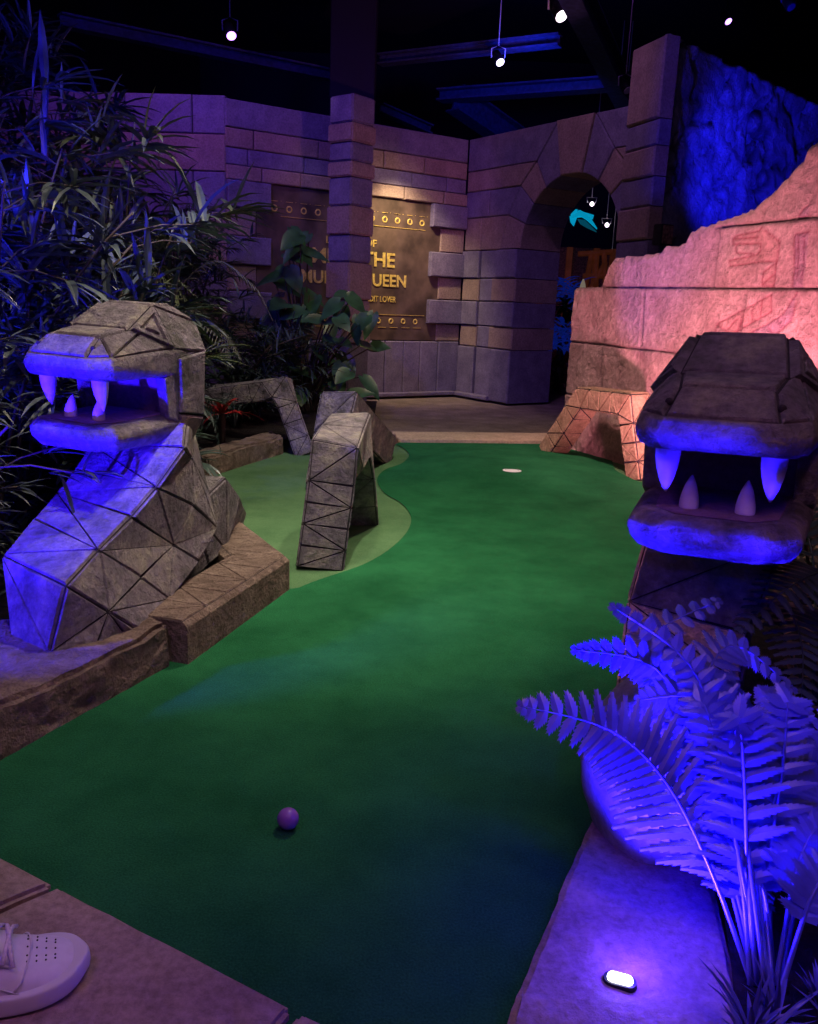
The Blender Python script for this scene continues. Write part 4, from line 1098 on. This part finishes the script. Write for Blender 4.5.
# ================================================================ CEILING & RIGGING
bm = bmesh.new(); bmesh.ops.create_grid(bm, x_segments=1, y_segments=1, size=14)
bmesh.ops.translate(bm, vec=(0, 9, 5.2), verts=bm.verts); bmesh.ops.reverse_faces(bm, faces=bm.faces)
struct(obj('ceiling', bm, 'ceiling_black'), 'dark unlit ceiling')
def beam(label, p, q, w=.16, h=.22, mats='steel_blue', flange=True):
    p, q = Vector(p), Vector(q); d = (q - p); L = d.length; d.normalize()
    s = d.cross(Vector((0, 0, 1))).normalized(); u = s.cross(d); R = Matrix((d, s, u)).transposed(); c = (p + q) / 2
    bm = bmesh.new(); box(bm, c, (L, w * .12, h), R); box(bm, c + u * h / 2, (L, w, .02), R); box(bm, c - u * h / 2, (L, w, .02), R)
    o = obj('roof_beam', bm, mats); tag(o, label, 'beam', 'roof beams'); return o
beam('long blue-lit roof beam crossing above the archway', V(440, 96, 12), V(622, 83, 11), .25, .12)
beam('blue diagonal roof beam between pillar and archway', V(455, 98, 12), V(530, 150, 13), .25, .3)
beam('blue roof beam running up beside the corner pier', V(632, 112, 12), V(560, -40, 8), .2, .25)
beam('dim roof beam at upper centre', V(380, 60, 11), V(560, 40, 10), .15, .1)
beam('dim roof beam descending towards the pillar', V(380, 108, 12), V(430, 130, 12.5), .15, .1)
beam('dim roof beam far left behind the bamboo', V(60, 20, 9), V(330, 75, 11), .15, .1)
bm = bmesh.new(); cp = V(354, 60, 10.6); box(bm, (cp.x, cp.y, 2.6), (.5, .4, 5.2), None, 0, .01)
struct(obj('column_support', bm, 'dark_wall'), 'dark support column rising behind the pillar')
def spot_fixture(p, label, sc=1.0, mats='fixture_white', glow='lamp_white', aim=(.3, -.6, -.7)):
    p = Vector(p); t = thing('spotlight', label, 'light', p, 'stage spotlights on the ceiling')
    d = Vector(aim).normalized(); R = d.to_track_quat('Z', 'Y').to_matrix()
    bm = bmesh.new(); lathe(bm, [(.03 * sc, -.09 * sc), (.045 * sc, -.08 * sc), (.05 * sc, 0), (.055 * sc, .07 * sc), (.05 * sc, .075 * sc)], 14, p, R); obj('can', bm, 'black_metal', t)
    bm = bmesh.new(); lathe(bm, [(.0455 * sc, .076 * sc), (.04 * sc, .079 * sc)], 14, p, R); obj('lens', bm, glow, t)
    bm = bmesh.new()
    tube(bm, [p + Vector((-.07 * sc, 0, 0)), p + Vector((-.075 * sc, 0, .09 * sc)), p + Vector((0, 0, .12 * sc)), p + Vector((.075 * sc, 0, .09 * sc)), p + Vector((.07 * sc, 0, 0))], .008 * sc, 6)
    tube(bm, [p + Vector((0, 0, .12 * sc)), (p.x, p.y, 5.2)], .006, 6)
    obj('yoke', bm, mats, t)
spot_fixture(V(558, 10, 9), 'brightest white ceiling spotlight at top centre right', 1.3)
spot_fixture(V(498, 58, 10), 'small white spotlight below and left of the brightest one', 1.0)
spot_fixture(V(625, 86, 10), 'small white spotlight close beside the corner pier', 1.0, glow='fixture_white')
spot_fixture(V(230, 31, 9), 'small violet-glowing spotlight standing in for a box sign above the left wall', 1.0, 'steel_blue', 'lamp_violet')  # box sign modelled with the spotlight fixture
spot_fixture(V(726, 18, 10), 'pinprick spotlight above the blue rock wall', .8, 'black_metal', 'lamp_violet')
spot_fixture(V(788, 3, 9), 'faint blue spotlight in the top right corner', .9, 'steel_blue', 'steel_blue')

# ================================================================ BEYOND THE ARCH
bm = bmesh.new(); box(bm, (3, 16.5, 2.2), (14, .2, 6)); struct(obj('wall_far', bm, 'dark_wall'), 'dark wall far beyond the archway')
t = thing('hanging_creature', 'turquoise winged creature hanging in the dark beyond the archway', 'figure', V(580, 218, 12.5))
bm = bmesh.new(); Y = 12.5
def poly3(bm, pxs, Y, th=.05):
    vs = [bm.verts.new(V(x, y, Y)) for x, y in pxs]; ws = [bm.verts.new(v.co + Vector((0, th, 0))) for v in vs]
    bm.faces.new(vs); bm.faces.new(ws[::-1])
    for i in range(len(vs)): j = (i + 1) % len(vs); bm.faces.new((vs[i], ws[i], ws[j], vs[j]))
tube(bm, [V(571, 217, Y), V(580, 213, Y), V(588, 218, Y), V(597, 229, Y)], [.02, .04, .035, .008], 8); obj('body', bm, 'cyan_glow_skin', t)
bm = bmesh.new(); poly3(bm, [(571, 214), (576, 209), (584, 212), (594, 215), (593, 219), (582, 217), (574, 218)], Y); poly3(bm, [(570, 216), (578, 215), (574, 226), (571, 222)], Y + .05); obj('wing', bm, 'cyan_glow_skin', t, recalc=True)
bm = bmesh.new(); poly3(bm, [(578, 219), (585, 220), (597, 232), (588, 228), (581, 224)], Y - .03); obj('tail', bm, 'teal_glow_skin', t, recalc=True)
bm = bmesh.new(); tube(bm, [V(578, 216, Y), V(578, 100, Y)], .004, 4); obj('wire', bm, 'black_metal', t)
t = thing('scaffold', 'orange-lit timber frame standing beyond the archway', 'frame', V(590, 285, 12))
for a, b in (((583, 300), (592, 252)), ((606, 300), (604, 250)), ((583, 276), (608, 276)), ((585, 298), (606, 262)), ((596, 300), (596, 255)), ((578, 254), (612, 252))):
    bm = bmesh.new(); tube(bm, [V(*a, 12), V(*b, 12)], .035, 4); obj('pole', bm, 'orange_glow_wood', t)
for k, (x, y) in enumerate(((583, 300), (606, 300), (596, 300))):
    q = V(x, y, 12); bm = bmesh.new(); tube(bm, [q, (q.x, q.y, 0)], .035, 4); obj('pole', bm, 'orange_glow_wood', t)
t = thing('timber_shelf', 'brown timber hut front far beyond the archway', 'hut', V(575, 260, 13))
bm = bmesh.new(); q = V(574, 262, 13.4); box(bm, (q.x, q.y, .95), (1.2, .2, 1.9)); obj('wall_panel', bm, 'bark_chip', t)
for dx in (-.5, -.1, .3, .55):
    bm = bmesh.new(); box(bm, (q.x + dx, q.y - .14, .95), (.08, .08, 1.9)); obj('pole', bm, 'orange_glow_wood', t)
def farplant(x, y, Y, r, n, label, mats):
    q = V(x, y, Y); t = thing('tropical_plant', label, 'plant', (q.x, q.y, 0), 'plants beyond the archway'); bm = bmesh.new()
    for i in range(n): blade(bm, q + Vector((U(-r, r) * .5, U(-r, r) * .5, U(-r, r) * .6)), rdir((-.5, .9)), U(.15, .32), .06, .6, 4)
    obj('foliage', bm, mats, t); bm = bmesh.new(); tube(bm, [(q.x, q.y, 0), q], .03, 6); obj('stem', bm, 'stem_brown', t)
farplant(566, 295, 11.5, .25, 60, 'blue-lit plant high in the archway gap', 'far_blue_lit_leaf')
farplant(560, 338, 10.8, .3, 80, 'bright blue-lit plant low in the archway gap', 'far_blue_lit_leaf')
farplant(566, 312, 11.2, .2, 40, 'green plant between the two blue-lit ones', 'leaf_broad')
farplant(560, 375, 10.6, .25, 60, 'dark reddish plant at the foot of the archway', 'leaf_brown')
t = thing('pale_cone', 'pale pointed stone cone seen over the pink wall corner', 'stone', V(582, 285, 11))
q = V(583, 284, 11); bm = bmesh.new(); lathe(bm, [(.06, -.2), (.05, -.1), (.03, .0), (.008, .06)], 8, q); obj('cone', bm, 'pale_glow_tip', t)
bm = bmesh.new(); lathe(bm, [(.10, -q.z), (.08, -.2)], 8, q); obj('plinth', bm, 'bark_chip', t)
for i, (x, y, lb) in enumerate(((592, 204, 'upper white lamp glinting beyond the archway'), (607, 225, 'white lamp glinting right of the turquoise creature'), (612, 259, 'lowest white lamp glinting beyond the archway'))):
    q = V(x, y, 14); t = thing('spotlight', lb, 'light', q, 'lamps beyond the archway')
    bm = bmesh.new(); bmesh.ops.create_uvsphere(bm, u_segments=8, v_segments=6, radius=.035, matrix=Matrix.Translation(q)); obj('lens', bm, 'lamp_white', t)
    bm = bmesh.new(); tube(bm, [q + Vector((-.06, .05, .02)), q + Vector((-.08, .05, .1)), q + Vector((.08, .05, .1)), q + Vector((.06, .05, .02))], .01, 5); tube(bm, [q + Vector((0, .05, .1)), (q.x, q.y + .05, 5.2)], .006, 4); obj('yoke', bm, 'fixture_white', t)

# ================================================================ LIGHTS
def spot(name, loc, tgt, col, e, ang=60, blend=.6, r=.05):
    l = bpy.data.lights.new(name, 'SPOT'); l.energy = e; l.color = col; l.spot_size = math.radians(ang); l.spot_blend = blend; l.shadow_soft_size = r
    o = bpy.data.objects.new(name, l); C.objects.link(o); o.location = loc; o.rotation_euler = (Vector(tgt) - Vector(loc)).to_track_quat('-Z', 'Y').to_euler(); return o
def area(name, loc, tgt, col, e, s=1):
    l = bpy.data.lights.new(name, 'AREA'); l.energy = e; l.color = col; l.size = s
    o = bpy.data.objects.new(name, l); C.objects.link(o); o.location = loc; o.rotation_euler = (Vector(tgt) - Vector(loc)).to_track_quat('-Z', 'Y').to_euler(); return o
def point(name, loc, col, e, r=.03):
    l = bpy.data.lights.new(name, 'POINT'); l.energy = e; l.color = col; l.shadow_soft_size = r
    o = bpy.data.objects.new(name, l); C.objects.link(o); o.location = loc; return o
spot('key_green', (.1, 3.2, 4.6), (-.05, 4.3, 0), (1, .88, .72), 560, 62, .9, .06)
spot('key_coil', (.9, 3.9, 4.4), (-.6, 2.7, .2), (1, .82, .66), 400, 38, .8, .05)
area('key_near', (.2, 1.7, 3.6), (.1, 2.0, 0), (.6, .75, 1), 5, 1.2)
spot('front_warm', (-.6, 1.9, 4.1), (-.35, 3.1, .3), (1, .85, .62), 230, 40, .7, .05)
spot('neck_pink', (-.4, 2.0, 1.4), (.62, 1.9, .22), (1, .35, .5), 110, 19, .7, .05)
spot('arch_orange', (1.75, 4.2, .75), (1.2, 5.6, .3), (1, .5, .25), 14, 60, .8, .05)
spot('floor_warm', (.5, 6.2, 4.2), (.3, 7.2, 0), (1, .8, .55), 130, 50, .9, .1)
spot('hump_front', (-.7, .7, 2.7), (-.3, 3.15, .36), (.95, .8, .85), 75, 17, .9, .03)
spot('sign_left', (-.9, 8.0, 3.3), A0 + dsL * .95 + Vector((0, 0, 1.4)), (1, .7, .5), 16, 40, .9, .1)
spot('sign_warm', V(405, 140, 8.75), A0 + dsL * 2.02 + Vector((0, 0, 1.3)), (1, .78, .5), 130, 75, .9, .04)
spot('pillar_warm', (-.1, 8.2, 3.4), A0 + dsL * 2.0 + Vector((0, 0, .8)), (1, .75, .55), 70, 60, .9, .1)
spot('wall_violet', (-1.9, 6.4, 4.2), (-1.3, 8.7, 2.2), (.32, .12, 1), 110, 80, .9, .1)
spot('wall_violet_left', (-3.2, 6.8, 3.8), (-2.6, 8.4, 2.2), (.45, .12, .9), 60, 80, .9, .1)
spot('wall_pink_right', (.6, 6.6, 4.2), (1.3, 8.6, 1.9), (.55, .25, .9), 80, 75, .9, .1)
spot('rock_blue', (2.5, 6.7, 1.5), (2.95, 8.3, 2.55), (.012, .012, 1), 330, 62, .9, .05)
spot('sand_pink', (1.35, 4.15, .12), (1.75, 5.1, 1.0), (1, .33, .5), 240, 120, .8, .05)
spot('sand_top', (.3, 4.2, 3.9), (1.5, 5.4, .8), (1, .5, .58), 420, 45, .8, .08)
spot('head_blue', (-1.45, 1.2, .22), (-.93, 2.35, .62), (.018, .004, 1), 900, 34, .6, .03)
spot('head_violet', (-1.15, 1.15, .3), (-.9, 2.4, .6), (.2, .03, 1), 10, 50, .9, .05)
spot('foot_blue', (-1.55, 1.6, .6), (-1.05, 1.95, .24), (.018, .006, 1), 120, 36, .6, .03)
spot('plant_blue_low', (-2.0, 2.4, .4), (-1.8, 3.6, 1.7), (.02, .02, 1), 700, 100, .9, .05)
spot('plant_blue_high', (-1.5, 1.9, 2.9), (-1.9, 4.2, 1.8), (.03, .02, 1), 420, 80, .9, .08)
spot('plant_blue_front', (-1.35, 1.5, 1.5), (-2.0, 3.3, 1.5), (.02, .012, 1), 330, 62, .9, .03)
spot('plant_soft', (-.6, 4.8, 4.2), (-.95, 7.1, .9), (1, .85, .7), 80, 60, .9, .2)
spot('fern_blue', gl + Vector((.0, .02, .05)), (.52, 1.22, .42), (.016, .006, 1), 270, 128, .8, .012)
point('lamp_spill', gl + Vector((.02, .02, .045)), (.10, .03, 1), 1.0, .01)
spot('rhead_blue', (.50, 1.22, .26), (.60, 1.62, .66), (.02, .004, 1), 360, 40, .7, .012)
spot('fern_top', (.35, .7, .9), (.50, 1.2, .35), (.02, .008, 1), 22, 70, .9, .02)
area('near_violet', (-.9, .2, 2.3), (-.4, 1.2, 0), (.55, .2, 1), 9, .5)
area('near_pink', (.5, .1, 2.6), (-.2, 1.2, 0), (1, .45, .6), 9, .4)
spot('roof_blue', (1.0, 9.5, 3.2), (1.2, 11.8, 4.2), (.03, .06, 1), 75, 90, .8, .1)
spot('roof_violet', (1.6, 8.5, 4.9), (1.2, 9.4, 4.6), (.5, .1, 1), 14, 120, .8, .1)
area('haze_violet', (0, 4.5, 5.0), (0, 6, 0), (.40, .22, 1), 16, 4)
w = bpy.data.worlds.new('World'); bpy.context.scene.world = w; w.use_nodes = True
w.node_tree.nodes['Background'].inputs[0].default_value = (.10, .05, .35, 1); w.node_tree.nodes['Background'].inputs[1].default_value = .06

# ================================================================ CAMERA
cam = bpy.data.cameras.new('Camera'); co = bpy.data.objects.new('Camera', cam); C.objects.link(co)
cam.sensor_fit = 'HORIZONTAL'; cam.sensor_width = 36; cam.lens = F / 818 * 36; cam.clip_start = .05
co.location = (0, 0, CH)
fw = Vector((0, math.cos(PIT), -math.sin(PIT))); up0 = Vector((0, math.sin(PIT), math.cos(PIT))); rt0 = Vector((1, 0, 0))
# image axes: right = ray(+x) - ray(0), up = ray(+y) - ray(0)
c_, s_ = math.cos(ROL), math.sin(ROL)
rt = rt0 * c_ + up0 * s_; up = rt0 * -s_ + up0 * c_
co.matrix_world = Matrix.Translation(co.location) @ Matrix((rt, up, -fw)).transposed().to_4x4()
bpy.context.scene.camera = co
bpy.context.scene.view_settings.view_transform = 'Standard'
bpy.context.scene.view_settings.look = 'None'
bpy.context.scene.cycles.use_denoising = True
